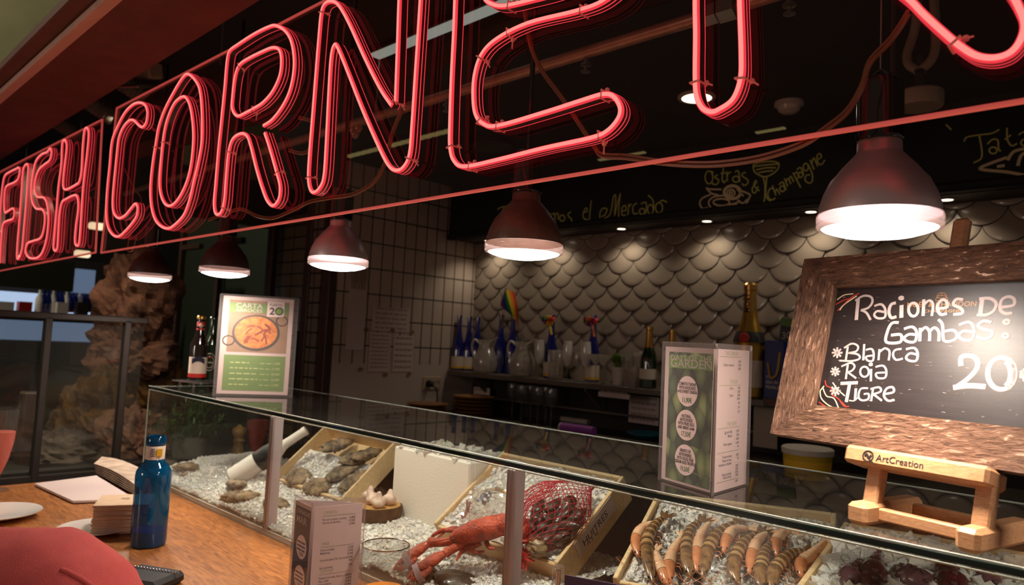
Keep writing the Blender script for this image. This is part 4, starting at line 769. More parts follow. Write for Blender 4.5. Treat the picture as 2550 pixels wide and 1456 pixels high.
# ------------------------------------------------------------------ red net of shellfish
u, v, n, wd, ln, R = MF
NPO = MP(0, 0, -.006)
def nq(x, y, up=0): return onP(x, y, NPO+n*up, n)
NC = nq(1376, 1286, .034); ps = (nq(1375, 1283)-nq(1374, 1283)).length
eu = (nq(1450, 1283)-nq(1374, 1283)).normalized(); ev = n.cross(eu).normalized()
def netp(a, t, jit=0):       # t 0 (tied mouth, below) .. 1 (loose top)
    prof = [(0, .14), (.08, .55), (.25, .98), (.45, 1.08), (.62, 1.0), (.78, .82), (.9, .62), (1.0, .70)]
    for i in range(len(prof)-1):
        if prof[i][0] <= t <= prof[i+1][0]:
            f = (t-prof[i][0])/(prof[i+1][0]-prof[i][0]); rr = prof[i][1]+(prof[i+1][1]-prof[i][1])*f; break
    hgt = (.062 if t < .65 else .062-(t-.65)*.12)
    cx = -38+60*t; ly = -84+188*t
    if t < .3: cx = -40+t*70
    j = 1+.07*noise.noise(V((math.cos(a)*2, math.sin(a)*2, t*6)))
    return NC + eu*((cx+rr*76*math.cos(a)*j)*ps) + ev*((ly)*ps) + n*(rr*hgt*math.sin(a)*j)
net = thing('net_bag', 'red plastic net bag of dark shellfish tied with a red tuft', 'net bag', NC)
mb = MB(); NA, NT = 26, 22
for s in (1, -1):
    for k in range(NA): mb.tube([netp(2*PI*(k+s*i*.5)/NA, i/NT) for i in range(NT+1)], .00075, 4, cap=False)
mb.build('net', M['net'], net, 60)
mb = MB()
for k in range(5): mb.tube([netp(1.3+.08*k+.2*math.sin(i*.8), .02+i*.07)+n*.003 for i in range(9)], .0011, 5)
mb.build('net_fold', M['net'], net, 60)
mb = MB(); tq = nq(1300, 1388, .018)
for k in range(110):
    d = V((random.gauss(0, 1), random.gauss(0, 1), random.gauss(0, 1))).normalized()
    mb.tube([tq+d*.004, tq+d*.014+V((random.gauss(0, .003), random.gauss(0, .003), 0)), tq+d*random.uniform(.018, .027)], .0008, 4)
mb.build('tuft', M['snail_tie'], net, 60)
sq = nq(1336, 1362, .024)
r = thing('sea_snail', 'striped round sea snail at the tied mouth of the red net', 'shellfish', sq)
def sn(d, p): return p*(1+.10*math.sin(9*math.atan2(d.x, d.z)+2*d.y))
MB().ball(sq, (.022, .019, .019), 24, 14, fn=sn).build('shell', M['snail'], r, 60)
MB().tube(ell3 if False else [sq+V((.006*math.cos(a)+.009, -.018, .006*math.sin(a))) for a in [i*.5 for i in range(12)]], .0022, 6).build('lip', M['oyster'], r)
mpos = [(1342, 1262), (1378, 1258), (1415, 1256), (1440, 1282), (1408, 1282), (1370, 1288), (1335, 1290), (1318, 1312), (1350, 1318), (1385, 1312), (1420, 1310), (1335, 1338), (1366, 1342), (1396, 1340)]
for i, (x, y) in enumerate(mpos):
    q = nq(x, y, .012+.014*random.random())
    o = MB().ball((0, 0, 0), (.023, .0125, .009), 18, 10, fn=lambda d, p: V((p.x, p.y*(1-.45*d.x), p.z*(1-.3*d.x)*(1+.05*math.sin(20*d.x))))).build('mussel', M['mussel'], None, 60)
    o.location = q; o.rotation_euler = (R.to_4x4() @ Matrix.Rotation(random.uniform(0, 6.28), 4, 'Z') @ Matrix.Rotation(random.uniform(-.7, .7), 4, 'X')).to_euler()
    tag(o, 'dark shellfish packed inside the red net bag', 'shellfish', 'shellfish in the red net')
# ------------------------------------------------------------------ prawns
u, v, n, wd, ln, R = SF
SPO = SPp(0, 0, -.008)
def qs(x, y, up): return onP(1350+x*.4706, 1230+y*.4706, SPO+n*up, n)
def prawn(label, pts, kind, r0):
    base = qs(*pts[len(pts)//2], 0); root = thing('tiger_prawn' if kind else 'pink_prawn', label, 'prawn', base, 0, None)
    P = spline([qs(x+random.uniform(-4, 4), y, r0*.9+.004) for x, y in pts], 9); k = len(P)
    rad = [.30, .55, .72, .86, .95, 1.0, 1.0, .98, .88, .62, .22]
    rr = []; 
    for i in range(k):
        t = i/(k-1); f = t*(len(rad)-1); j = min(int(f), len(rad)-2); rr.append(r0*(rad[j]+(rad[j+1]-rad[j])*(f-j)))
    hs = int(k*.62)
    mb = MB()
    b0 = 0
    for i in range(0, hs):
        seg = P[i:i+2] if i+1 < k else P[i:]
        sub = (i*7/hs) % 1
        mb.tube(P[i:i+2], [rr[i]*(1+.10*sub), rr[i+1]*(1+.10*(((i+1)*7/hs) % 1 if ((i+1)*7/hs) % 1 > .05 else 1))], 12, mi=(1 if (kind and sub > .45) else 0), cap=False)
    mb.build('abdomen', [M['tigerl'], M['tiger']] if kind else [M['prawn'], M['prawn']], root, 80)
    MB().tube(P[hs:], [rr[i]*1.04 for i in range(hs, k)], 12).build('head', M['tigerhead'] if kind else M['prawnhead'], root, 80)
    t0 = (P[0]-P[3]).normalized(); sd = t0.cross(n).normalized(); tf = MB()
    for a in (-.7, -.3, .3, .7): 
        d = (t0*math.cos(a)+sd*math.sin(a)); tf.tube([P[0]-t0*.002, P[0]+d*r0*1.2, P[0]+d*r0*2.3], [r0*.25, r0*.42, r0*.1], 8, flat=.35)
    tf.build('tail_fan', M['tiger'] if kind else M['prawn'], root, 60)
    lgm = MB(); s = 1 if (P[k//2]-P[k//2-4]).cross(n).dot(qs(2200, 300, 0)-base) > 0 else -1
    for i in range(5):
        j = int(hs*.5+i*(k*.42)/5); a = P[min(j, k-2)]; t = (P[min(j+1, k-1)]-P[j-1]).normalized(); sd2 = t.cross(n)*s
        lgm.tube([a+sd2*rr[j]*.8-n*r0*.3, a+sd2*(rr[j]+r0*.7)-n*r0*.2+t*.002, a+sd2*(rr[j]+r0*1.0)-n*r0*.6+t*.007], [.0012, .001, .0006], 5)
    lgm.build('legs', M['prawnhead'], root)
    e = P[-1]; t = (P[-1]-P[-5]).normalized(); sd = t.cross(n)
    an = MB()
    for sg in (-1, 1): an.tube(spline([e-t*.004, e+t*.012+sd*sg*.006+n*.004, e+t*.02+sd*sg*.022, e-t*.004+sd*sg*.036], 4), .0005, 4)
    an.build('antennae', M['prawnhead'], root)
    for sg in (-1, 1): MB().ball(e-t*r0*.9+sd*sg*r0*.45+n*r0*.35, .0017, 8, 6).build('eye', M['eye'], root)
for lb, pts in (('striped tiger prawn, leftmost in the cream crate', [(640, 125), (590, 170), (560, 250), (560, 350), (585, 470)]), ('striped tiger prawn, second from the left', [(840, 145), (790, 190), (765, 270), (765, 360), (785, 440)]), ('striped tiger prawn, third from the left, tail pointing up right', [(1020, 150), (940, 200), (890, 270), (865, 350), (850, 440)]), ('striped tiger prawn, fourth from the left', [(1150, 205), (1080, 250), (1030, 320), (1010, 400), (1040, 480)]), ('striped tiger prawn, fifth from the left, beside the dark-headed pink one', [(1220, 255), (1180, 300), (1160, 370), (1150, 440), (1160, 510)]), ('striped tiger prawn, rightmost of the striped ones', [(1390, 300), (1310, 322), (1250, 380), (1220, 440), (1215, 510)])):
    prawn(lb, pts, 1, .0108)
for lb, pts in (('pale pink prawn, far left of the cream crate', [(600, 150), (530, 180), (500, 240), (505, 330)]), ('pale pink prawn right of the leftmost striped one', [(600, 300), (620, 360), (640, 420), (660, 480)]), ('pale pink prawn left of the second striped one', [(735, 225), (695, 300), (670, 380), (675, 470)]), ('pale pink prawn right of the second striped one', [(890, 150), (845, 220), (815, 310), (820, 410)]), ('pale pink prawn behind the third striped one', [(1090, 180), (1015, 190), (975, 240), (960, 310)]), ('pink prawn with dark head left of the fifth striped one', [(1195, 205), (1145, 245), (1110, 320), (1095, 420)]), ('pale pink prawn at the back, right of the fourth striped one', [(1315, 200), (1265, 210), (1240, 260), (1245, 330)]), ('pale pink prawn, far right of the cream crate', [(1500, 250), (1425, 320), (1375, 365), (1370, 440)])):
    prawn(lb, pts, 0, .0092)
# a small snail-like shell at the left front of the prawn crate, octopus to the right
u, v, n, wd, ln, R = OF
OPO = OP(0, 0, -.012)
def oq(x, y, up): return onP(1350+x*.4706, 1230+y*.4706, OPO+n*up, n)
for lb, pts, rr_, m_ in (('dark red octopus arm standing out of the ice, nearest the prawns', [(1770, 310), (1760, 380), (1745, 480), (1760, 560)], [.012, .016, .018, .016], 'octo'), ('dark red octopus arm right of the first one', [(2150, 350), (2140, 410), (2170, 480), (2150, 560)], [.013, .019, .02, .018], 'octo'), ('violet-grey octopus in the left corner of its crate', [(1680, 360), (1640, 420), (1620, 500)], [.012, .017, .018], 'octop'), ('violet-grey octopus between the two dark red arms', [(1880, 380), (1930, 440), (2000, 470), (2040, 520)], [.012, .018, .019, .016], 'octop'), ('violet-grey octopus at the right of its crate', [(2260, 400), (2330, 450), (2400, 520)], [.013, .019, .018], 'octop')):
    P = spline([oq(x, y, .010) for x, y in pts], 8); k = len(P); rad = [rr_[min(int(i/(k-1)*(len(rr_)-1)), len(rr_)-1)]*(1+.30*noise.noise(P[i]*70))*min(1, .25+2.6*min(i, k-1-i)/k) for i in range(k)]
    r = thing('octopus', lb, 'octopus', P[k//2]); MB().tube([P[0]-(P[1]-P[0])*.6]+P+[P[-1]+(P[-1]-P[-2])*.6], [.001]+rad+[.001], 16).build('body', M[m_], r, 80)
    sk = MB()
    for i in range(2, k-2, 3): sk.lathe([(.0035, .0), (.004, .003), (.002, .0035)], 8, o=P[i]+n*rad[i]*.9+V((.004, 0, 0)))
    sk.build('suckers', M['octop'], r, 60)
# ================================================================== menu stands and easel on the glass top
UZ = V((0, 0, 1))
class Card:                                    # local frame on a standing face: s 0..1 across, t metres up
    def __init__(c, A, B, h): c.A = V(A); c.u = (V(B)-V(A)); c.w = c.u.length; c.u.normalize(); c.h = h; c.n = c.u.cross(UZ)
    def p(c, s, t, up=0): return c.A + c.u*(s*c.w) + UZ*(t*c.h) + c.n*up
    def rect(c, mb, s0, t0, s1, t1, up, mi=0, th=.0002): return mb.slab([c.p(s0, t0, up), c.p(s1, t0, up), c.p(s1, t1, up), c.p(s0, t1, up)], c.n, th, mi)
    def disc(c, mb, s, t, r, up, mi=0, k=1.0, n=30): return mb.slab([c.p(s, t, up)+c.u*(r*math.cos(a))+UZ*(r*k*math.sin(a)) for a in [2*PI*i/n for i in range(n)]], c.n, .0002, mi)
    def txt(c, mb, tx, size, s, t, up, mi=0, align='LEFT', bold=0, xs=1.0): return mb.text(tx, size, c.p(s, t, up), c.u, UZ, mi, align, bold, xs)
    def dashes(c, mb, s0, s1, t, hgt, up, mi=0, seed=0):
        rnd = random.Random(seed); s = s0
        while s < s1:
            e = min(s1, s+rnd.uniform(.03, .09)); c.rect(mb, s, t, e, t+hgt, up, mi); s = e+.018
def tri_menu(name, label, A, F, B, h, build1, build2, group=None):
    r = thing(name, label, 'menu stand', (A+F+B)/3, 0, group); out = []
    for P, Q, fn in ((A, F, build1), (F, B, build2), (B, A, None)):
        c = Card(P, Q, h)
        pan = MB().slab([c.p(0, 0), c.p(1, 0), c.p(1, 1), c.p(0, 1)], c.n, .0016).build('acrylic_face', M['acr'], r, 0)
        e = MB()
        for s in (0, 1): e.tube([c.p(s, 0, .001), c.p(s, 1, .001)], .0011, 6)
        e.tube([c.p(0, 1, .001), c.p(1, 1, .001)], .0009, 6); e.build('acrylic_edge', M['acr'], pan)
        sh = MB(); c.rect(sh, .05, .012, .95, .965, -.0010, 0, .0006); so = sh.build('menu_sheet', M['paper'], r, 0)
        if fn: fn(c, so)
    return r
LFT = -.0003
def FIT(c, mb, tx, cap, s0, s1, t, up, mi=0, bold=.006):     # letters of a given cap height, stretched to run from s0 to s1
    q = MB(); q.text(tx, 1, (0, 0, 0), (1, 0, 0), (0, 1, 0), 0, 'LEFT', bold); w_ = max(p.x for p in q.v)
    mb.text(tx, cap/.72, c.p(s0, t, up), c.u, UZ, mi, 'LEFT', bold, (s1-s0)*c.w/(w_*cap/.72))
def garden(c, so):
    mb = MB(); c.rect(mb, .13, .03, .95, .93, LFT); mb.build('photo_print', M['art'], so, 0)
    mb = MB(); c.rect(mb, .13, .815, .95, .905, LFT+.0003); mb.build('title_band', M['green'], so, 0)
    mb = MB(); FIT(c, mb, 'DAYS OF THE', .0088, .16, .93, .872, LFT+.0007); FIT(c, mb, 'GARDEN', .0128, .16, .93, .824, LFT+.0007); mb.build('title', M['paint'], so, 0)
    for (t, ls, pr) in ((.66, ('TOMATO T-BONE', 'WITH AVOCADO', 'AND SWEET ONION'), '11,90€'), (.425, ('NATURAL', 'ARTICHOKES', 'WITH FRIED EGG', 'AND IBERIC HAM'), '17,50€'), (.185, ('HEARTS OF', 'ARTICHOKES', 'WITH EGGS, FOIE', 'CREAM AND TRUFFLE'), '19,50€')):
        mb = MB(); c.disc(mb, .50, t, .0225, LFT+.0003, 0); mb.build('dish_disc', M['circ'], so, 0)
        mb = MB()
        for i, l in enumerate(ls): c.txt(mb, l, .0064, .50, t+.040-.027*i+(.012 if len(ls) > 3 else 0), LFT+.0007, 0, 'CENTER', .02, .72)
        mb.build('dish_words', M['ink'], so, 0)
        mb = MB(); c.txt(mb, pr, .0105, .50, t-.078, LFT+.0007, 0, 'CENTER', .008, .74); mb.build('dish_price', M['greend'], so, 0)
def plist(c, so):
    mb = MB(); k = MB(); g = MB()
    for t, s in ((.925, 'THE GARDEN'), (.73, 'THE SEA'), (.44, 'THE FARM')):
        c.txt(g, s, .0085, .62, t, LFT, 0, 'RIGHT', 0, .9); c.rect(g, .1, t-.012, .70, t-.009, LFT)
    c.rect(g, .1, .265, .70, .268, LFT); c.rect(g, .1, .07, .70, .073, LFT)
    rows = ((.875, '', '9,50€'), (.85, 'Tomato a ventresca', '11,90€'), (.825, '', '3,90€'), (.69, '(3 pcs.)', '3,95€'), (.665, '', '3,50€'), (.64, 'Oyster', '8,90€'), (.615, '', '18,90€'), (.585, '', '30€'), (.555, '', '29€'), (.525, '', '22€'), (.39, 'Egg and truffle', '12,95€'), (.363, 'Mustard', '9,90€'), (.336, '', '10,90€'), (.309, 'Padrón peppers', '16,50€'), (.285, '', 's/m'), (.225, 'Tomato on bread', '3,50€'), (.20, 'Tomato on bread', '3€'), (.175, 'Anchovies w. shredded', ''), (.15, '', '5,90€'), (.128, '', '8,90€'), (.106, 'Tomato on bread', '14,90€'), (.085, 'Ham on bread', '11,90€'), (.045, '', '5,90€'))
    for t, a, b in rows:
        if a: c.txt(k, a, .0058, .50, t, LFT, 0, 'RIGHT', .01, .8)
        if b: c.txt(k, b, .0052, .70, t, LFT, 0, 'RIGHT', .012, .8)
    k.build('price_list', M['ink'], so, 0); g.build('headings', M['greyink'], so, 0)
A, F, B = onZ(1640, 1193, ZT), onZ(1774, 1233, ZT), onZ(1862, 1207, ZT)
tri_menu('menu_stand', 'clear three-sided menu stand on the glass with green garden dishes card', A, F, B, .213, garden, plist)
def sea(c, so):
    mb = MB(); c.rect(mb, .10, .03, .95, .93, LFT); mb.build('photo_print', M['navy'], so, 0)
    mb = MB(); FIT(c, mb, 'JORNADAS', .0078, .16, .9, .875, LFT+.0004); FIT(c, mb, 'MAR', .0125, .16, .75, .80, LFT+.0004); mb.build('title', M['paint'], so, 0)
    for t in (.62, .38, .14):
        mb = MB(); c.disc(mb, .55, t, .020, LFT+.0004); mb.build('dish_disc', M['circ'], so, 0)
        mb = MB()
        for i in range(3): c.dashes(mb, .32, .75, t+.03-.03*i, .012, LFT+.0007, 0, i)
        c.txt(mb, '15,00€', .009, .55, t-.07, LFT+.0007, 0, 'CENTER', .01, .7); mb.build('dish_words', M['ink'], so, 0)
def plist2(c, so):
    k = MB(); g = MB()
    for t, s in ((.90, 'OFERTA'), (.655, 'MAR'), (.44, 'GRANJA')):
        c.txt(g, s, .0078, .22, t, LFT, 0, 'LEFT', 0, .8); c.rect(g, .2, t-.014, .82, t-.011, LFT)
    c.rect(g, .2, .20, .82, .203, LFT)
    rows = ((.85, 'Pan con tomate y anchoa', '6,80€'), (.825, 'Anchoa de Barbate', '12,90€'), (.80, '', '6,90€'), (.61, 'Ostra (unidad)', '3,50€'), (.585, 'Mejillones', '5,90€'), (.56, '', '8,50€'), (.53, '(recomendado Fish Corner)', '16,90€'), (.505, '', '30€'), (.47, '(por persona)', '22€'), (.39, 'Huevos con salsa, bacon y trufa', '12,90€'), (.365, 'Pan y miel', '8,90€'), (.34, 'Jamón ibérico', '10,90€'), (.315, 'Pimientos de Padrón', '16,90€'), (.29, '', '42,00€/kg'), (.165, 'Pan con tomate (ud)', '3,50€'), (.14, 'Pan con tomate', '3€'), (.115, 'Jamón con tomate (ud)', '5,90€'), (.09, 'Con pimientos chips', '8,90€'))
    for t, a, b in rows:
        if a: c.txt(k, a, .0052, .20, t, LFT, 0, 'LEFT', .01, .8)
        c.txt(k, b, .0056, .82, t, LFT, 0, 'RIGHT', .014, .8)
    k.build('price_list', M['ink'], so, 0); g.build('headings', M['greyink'], so, 0)
A, F, B = [onZ(*q, WOOD+.213) for q in ((735, 1232), (779, 1252), (911, 1241))]
A.z = F.z = B.z = WOOD+.001
tri_menu('menu_stand', 'white price-list menu stand with a navy side card on the oak counter', A, F, B, .212, sea, plist2)
# A4 acrylic stand with the rice menu
L, Rr = onZ(530, 984, ZT), onZ(727, 989, ZT)
c = Card(L, Rr, .302)
r = thing('menu_stand', 'upright clear stand holding the green rice menu with a paella picture', 'menu stand', (L+Rr)/2)
MB().slab([c.p(0, 0), c.p(1, 0), c.p(1, 1), c.p(0, 1)], c.n, .0025).build('acrylic_face', M['acr'], r, 0)
e = MB()
for s in (0, 1): e.tube([c.p(s, 0, .001), c.p(s, 1, .001)], .0022, 6)
e.tube([c.p(0, 1, .001), c.p(1, 1, .001)], .0018, 6).build('acrylic_edge', M['acr'], r)
MB().slab([c.p(0, 0), c.p(1, 0), c.p(1, 0)-c.n*.08, c.p(0, 0)-c.n*.08], UZ, .003).build('foot', M['acr'], r, 0)
sh = MB(); c.rect(sh, .04, .02, .94, .985, -.0016, 0, .0008); so = sh.build('menu_sheet', M['paper'], r, 0)
U = -.0006
mb = MB(); c.rect(mb, .12, .435, .88, .95, U); so2 = mb.build('photo_print', M['table_p'], so, 0)
mb = MB(); c.rect(mb, .12, .83, .88, .925, U+.0003); mb.build('title_band', M['green'], so, 0)
mb = MB(); FIT(c, mb, 'CARTA', .0145, .20, .54, .876, U+.0007); FIT(c, mb, 'ARROCES', .0095, .20, .54, .836, U+.0007); mb.build('title', M['paint'], so, 0)
mb = MB(); c.rect(mb, .60, .80, .82, .95, U+.0006); mb.build('logo_box', M['paper'], so, 0)
mb = MB(); FIT(c, mb, 'PUERTO', .0085, .63, .79, .905, U+.001); FIT(c, mb, '2', .0215, .63, .70, .822, U+.001, 0, .03); c.disc(mb, .755, .858, .0125, U+.001); mb.build('logo_words', M['ink'], so, 0)
mb = MB(); c.disc(mb, .755, .858, .0088, U+.0013); mb.build('logo_dot', M['green'], so, 0)
mb = MB(); c.disc(mb, .48, .63, .0685, U+.0003, 0, .80)
for s, t in ((.14, .545), (.80, .76)): mb.stroke([c.p(s, t, U+.0004)+c.u*(.016*math.cos(a))+UZ*(.014*math.sin(a)) for a in [2*PI*i/18 for i in range(19)]], .0036, c.n)
mb.build('pan_print', M['pan'], so, 0)
mb = MB(); c.disc(mb, .48, .635, .061, U+.0006, 0, .79); mb.build('rice_print', M['rice'], so, 0)
mb = MB(); rnd = random.Random(4)
for k in range(16):
    s, t, a = .48+rnd.uniform(-.17, .17), .635+rnd.uniform(-.09, .09), rnd.uniform(0, 3); d = c.u*math.cos(a)+UZ*math.sin(a)
    q = c.p(s, t, U+.0009); mb.stroke(spline([q-d*.012, q+UZ*.003, q+d*.012], 4), .005, c.n)
mb.build('prawn_print', M['prawnp'], so, 0)
mb = MB(); c.rect(mb, .10, .055, .88, .405, U); mb.build('green_block', M['green'], so, 0)
mb = MB()
for i, (pr, e_) in enumerate((('11,80€', .30), ('11,90€', .47), ('20,50€', .42), ('22,50€', .45), ('12,90€', .30))):
    t = .325-.054*i; c.dashes(mb, .18, .18+e_*.8, t, .010, U+.0004, 0, i+3); c.dashes(mb, .56, .70, t, .006, U+.0004, 0, 40+i); c.txt(mb, pr, .0095, .82, t-.004, U+.0004, 0, 'RIGHT', .01, .9)
mb.build('price_list', mat('pale_green_print', (176, 196, 130), .6), so, 0)
# ------------------------------------------------------------------ chalkboard on a beech table easel
BA, BT = math.radians(-14), math.radians(15)
bu = V((math.cos(BA), math.sin(BA), 0)); bb = V((-math.sin(BA), math.cos(BA), 0)); bv = UZ*math.cos(BT)+bb*math.sin(BT); bn = bu.cross(bv); B0 = V((-.25, .975, 1.40))
def bp(u, v, n=0): return B0+bu*u+bv*v+bn*n
def bpx(x, y, n=0): return onP(x, y, B0+bn*n, bn)
RB = Matrix((bu, bv, bn)).transposed()
es = thing('chalkboard', 'small chalkboard with price list in a rough wooden frame on the easel', 'chalkboard', bp(0, .036))
o_, i_ = (-.2125, .036, .218, .3075), (-.1555, .0858, .161, .2612)
def rail(p, q, r2, s, n0=-.012, n1=.010): return MB().hexa([bp(*p, n0), bp(*q, n0), bp(*r2, n0), bp(*s, n0)], [bp(*p, n1), bp(*q, n1), bp(*r2, n1-.005), bp(*s, n1-.005)])
x0, y0, x1, y1 = o_; a0, b0, a1, b1 = i_
rail((x0, y0), (x1, y0), (a1, b0), (a0, b0)).build('frame_bottom', M['frame'], es, 0)
rail((x1, y1), (x0, y1), (a0, b1), (a1, b1)).build('frame_top', M['frame'], es, 0)
rail((x0, y1), (x0, y0), (a0, b0), (a0, b1)).build('frame_side', M['frame_v'], es, 0)
rail((x1, y0), (x1, y1), (a1, b1), (a1, b0)).build('frame_side', M['frame_v'], es, 0)
sl = MB().slab([bp(a0-.003, b0-.003, -.008), bp(a1+.003, b0-.003, -.008), bp(a1+.003, b1+.003, -.008), bp(a0-.003, b1+.003, -.008)], bn, .005).build('slate', M['slate'], es, 0)
def bw(strokes, wd, m, name, lift=-.0029, sc=.316, ox=1900, oy=600):
    mb = MB()
    for s in strokes:
        k = 1.0
        if isinstance(s[0], (int, float)): k = s[0]; s = s[1]
        pts = [onP(ox+x*sc, oy+y*sc, B0+bn*lift, bn) for x, y in s]
        if len(pts) > 2: pts = spline(pts, 4)
        mb.stroke(pts, wd*k, bn)
    mb.build(name, m, sl, 0)
def star(cx, cy, r): return [[(cx-r*math.cos(a), cy-r*math.sin(a)), (cx+r*math.cos(a), cy+r*math.sin(a))] for a in (0, PI/4, PI/2, 3*PI/4)]
g = MB(); q = onP(1900+1130*.316, 600+520*.316, B0-bn*.00296, bn); q2 = onP(1900+1695*.316, 600+512*.316, B0-bn*.00296, bn)
g.text('MOËT & CHANDON', (q2-q).length/9.3, q, q2-q, bv, xs=1.0)
q = onP(1900+1265*.316, 600+562*.316, B0-bn*.00296, bn); g.text('CHAMPAGNE', .0055, q, q2-onP(1900+1130*.316, 600+520*.316, B0-bn*.00296, bn), bv, xs=1.35)
g.build('printed_maker_name', M['gold'], sl, 0)
bw([ell(1410, 440, 38, 10), [(1372, 440), (1366, 470), (1455, 470), (1448, 440)], [(1372, 432), (1390, 412), (1410, 408), (1432, 412), (1448, 432)], [(1410, 425), (1410, 405)]], .0007, M['gold'], 'printed_crown', -.00298)
bw([(1.5, [(750, 458), (742, 540), (735, 622)]), [(728, 470), (790, 432), (850, 440), (862, 480), (830, 525), (772, 545)], [(772, 545), (815, 565), (848, 622)], [(878, 512), (930, 498), (962, 535), (960, 600), (905, 608), (876, 582), (900, 552), (958, 560)], (1.3, [(1048, 487), (1010, 500), (992, 555), (1010, 603), (1052, 595)]), (1.6, [(1092, 505), (1090, 605)]), ell(1090, 449, 14, 10, 10), (1.15, ell(1185, 540, 38, 52)), (1.25, [(1268, 460), (1262, 590)]), [(1265, 505), (1310, 468), (1340, 500), (1330, 590)], (1.2, [(1385, 532), (1452, 520), (1442, 470), (1402, 468), (1372, 525), (1400, 578), (1450, 570)]), (1.2, [(1578, 462), (1525, 458), (1500, 500), (1560, 530), (1572, 568), (1500, 578)]), (1.6, [(1728, 462), (1712, 580)]), (1.2, [(1705, 455), (1790, 452), (1838, 490), (1820, 548), (1760, 582), (1685, 582)]), (1.2, [(1880, 522), (1975, 505), (1978, 455), (1930, 438), (1880, 468), (1872, 540), (1910, 572), (1965, 565)])], .0034, M['paint'], 'chalk_words')
bw([(1.2, [(1070, 642), (1015, 648), (980, 715), (972, 796), (1080, 796), (1086, 738), (1010, 742)]), (1.1, [(1112, 692), (1175, 676), (1210, 715), (1198, 790), (1140, 792), (1112, 765), (1150, 735), (1205, 738)]), (1.2, [(1240, 685), (1235, 790)]), (1.1, [(1240, 715), (1280, 680), (1312, 715), (1312, 788)]), (1.1, [(1312, 715), (1350, 682), (1385, 715), (1385, 790)]), (1.1, [(1382, 618), (1415, 660), (1425, 782), (1500, 782), (1530, 742), (1500, 702), (1430, 712)]), (1.1, [(1545, 662), (1620, 638), (1660, 680), (1650, 772), (1580, 778), (1542, 748), (1580, 710), (1655, 718)]), (1.2, [(1802, 642), (1740, 630), (1695, 668), (1740, 695), (1805, 712), (1795, 755), (1740, 772), (1685, 755)]), ell(1920, 637, 22, 16, 12), ell(1911, 746, 22, 17, 12)], .0034, M['paint'], 'chalk_words')
bw(star(585, 880, 42)+[(1.1, [(668, 832), (652, 940)]), [(640, 842), (700, 808), (748, 828), (735, 868), (672, 882)], [(672, 882), (745, 892), (762, 925), (700, 945), (602, 942)], (1.1, [(798, 812), (790, 940)]), [(812, 858), (855, 850), (872, 885), (865, 942), (825, 942), (812, 912), (865, 902)], [(918, 852), (910, 938)], [(915, 878), (960, 845), (997, 870), (990, 940)], [(1092, 850), (1040, 860), (1025, 900), (1050, 936), (1102, 925)], (1.1, [(1128, 852), (1190, 842), (1218, 880), (1208, 942), (1150, 942), (1128, 915), (1160, 885), (1212, 895)])], .0029, M['paint'], 'chalk_words')
bw(star(570, 1028, 38)+[(1.1, [(668, 975), (652, 1088)]), [(618, 988), (690, 960), (722, 985), (702, 1020), (660, 1036)], [(665, 1032), (735, 1082)], ell(800, 1030, 34, 40), (1.1, [(852, 1008), (850, 1105)]), ell(850, 972, 10, 7, 8), [(888, 992), (945, 982), (972, 1020), (962, 1076), (905, 1078), (892, 1042), (962, 1036)]], .0029, M['paint'], 'chalk_words')
bw(star(570, 1180, 42)+[(1.7, [(612, 1122), (748, 1116)]), (1.7, [(682, 1125), (656, 1268)]), (1.3, [(732, 1160), (725, 1255)]), [(828, 1160), (770, 1165), (752, 1225), (780, 1255), (828, 1245), (832, 1205), (795, 1206)], [(868, 1160), (852, 1262)], [(848, 1166), (915, 1152), (928, 1185), (870, 1207)], [(870, 1207), (938, 1258)], (1.1, [(958, 1206), (1028, 1190), (1022, 1152), (975, 1162), (952, 1215), (985, 1258), (1038, 1252)])], .0029, M['paint'], 'chalk_words')
bw([(1.0, [(1560, 985), (1562, 918), (1620, 902), (1682, 930), (1685, 1005), (1610, 1090), (1515, 1155)]), (1.15, [(1500, 1155), (1620, 1140), (1755, 1148)]), (1.0, ell(1880, 1045, 108, 125, 26)), (1.6, ell(1885, 1045, 82, 118, 16, -1.1, 1.1)), (1.1, [(2150, 1000), (2090, 1000), (2060, 1045), (2080, 1100), (2150, 1105)]), (1.0, [(2025, 1040), (2120, 1036)]), (1.0, [(2022, 1066), (2118, 1062)])], .0058, M['paint'], 'chalk_price')
bw([[(760, 412), (690, 450), (590, 548)], [(700, 452), (640, 465), (575, 500)], [(490, 1098), (500, 1140), (540, 1160), (545, 1210), (590, 1240), (655, 1305)], [(440, 1268), (520, 1318), (605, 1336)], [(600, 1250), (640, 1300), (680, 1302)]], .0016, M['redp'], 'prawn_doodle')
bw([[(712, 416), (640, 425), (585, 462)], [(740, 432), (640, 500), (605, 545)], [(450, 1180), (460, 1240), (520, 1295), (610, 1335)], [(482, 1140), (450, 1180)], [(470, 1150), (500, 1220), (560, 1240), (598, 1322)], [(550, 1115), (590, 1170), (645, 1220)], [(680, 1255), (720, 1258), (760, 1220)]], .0017, M['creamp'], 'prawn_doodle')
mb = MB(); rnd = random.Random(9)
for k in range(70):
    u_, v_ = rnd.uniform(a0+.008, a1-.008), rnd.uniform(b0+.006, b1-.006); l_ = rnd.uniform(.001, .005); mb.stroke([bp(u_, v_, -.00295), bp(u_+l_, v_+rnd.uniform(-.0008, .0004), -.00295)], rnd.uniform(.0003, .0008), bn)
mb.build('chalk_specks', mat('faint_chalk_dust', (150, 134, 130), .8), sl, 0)
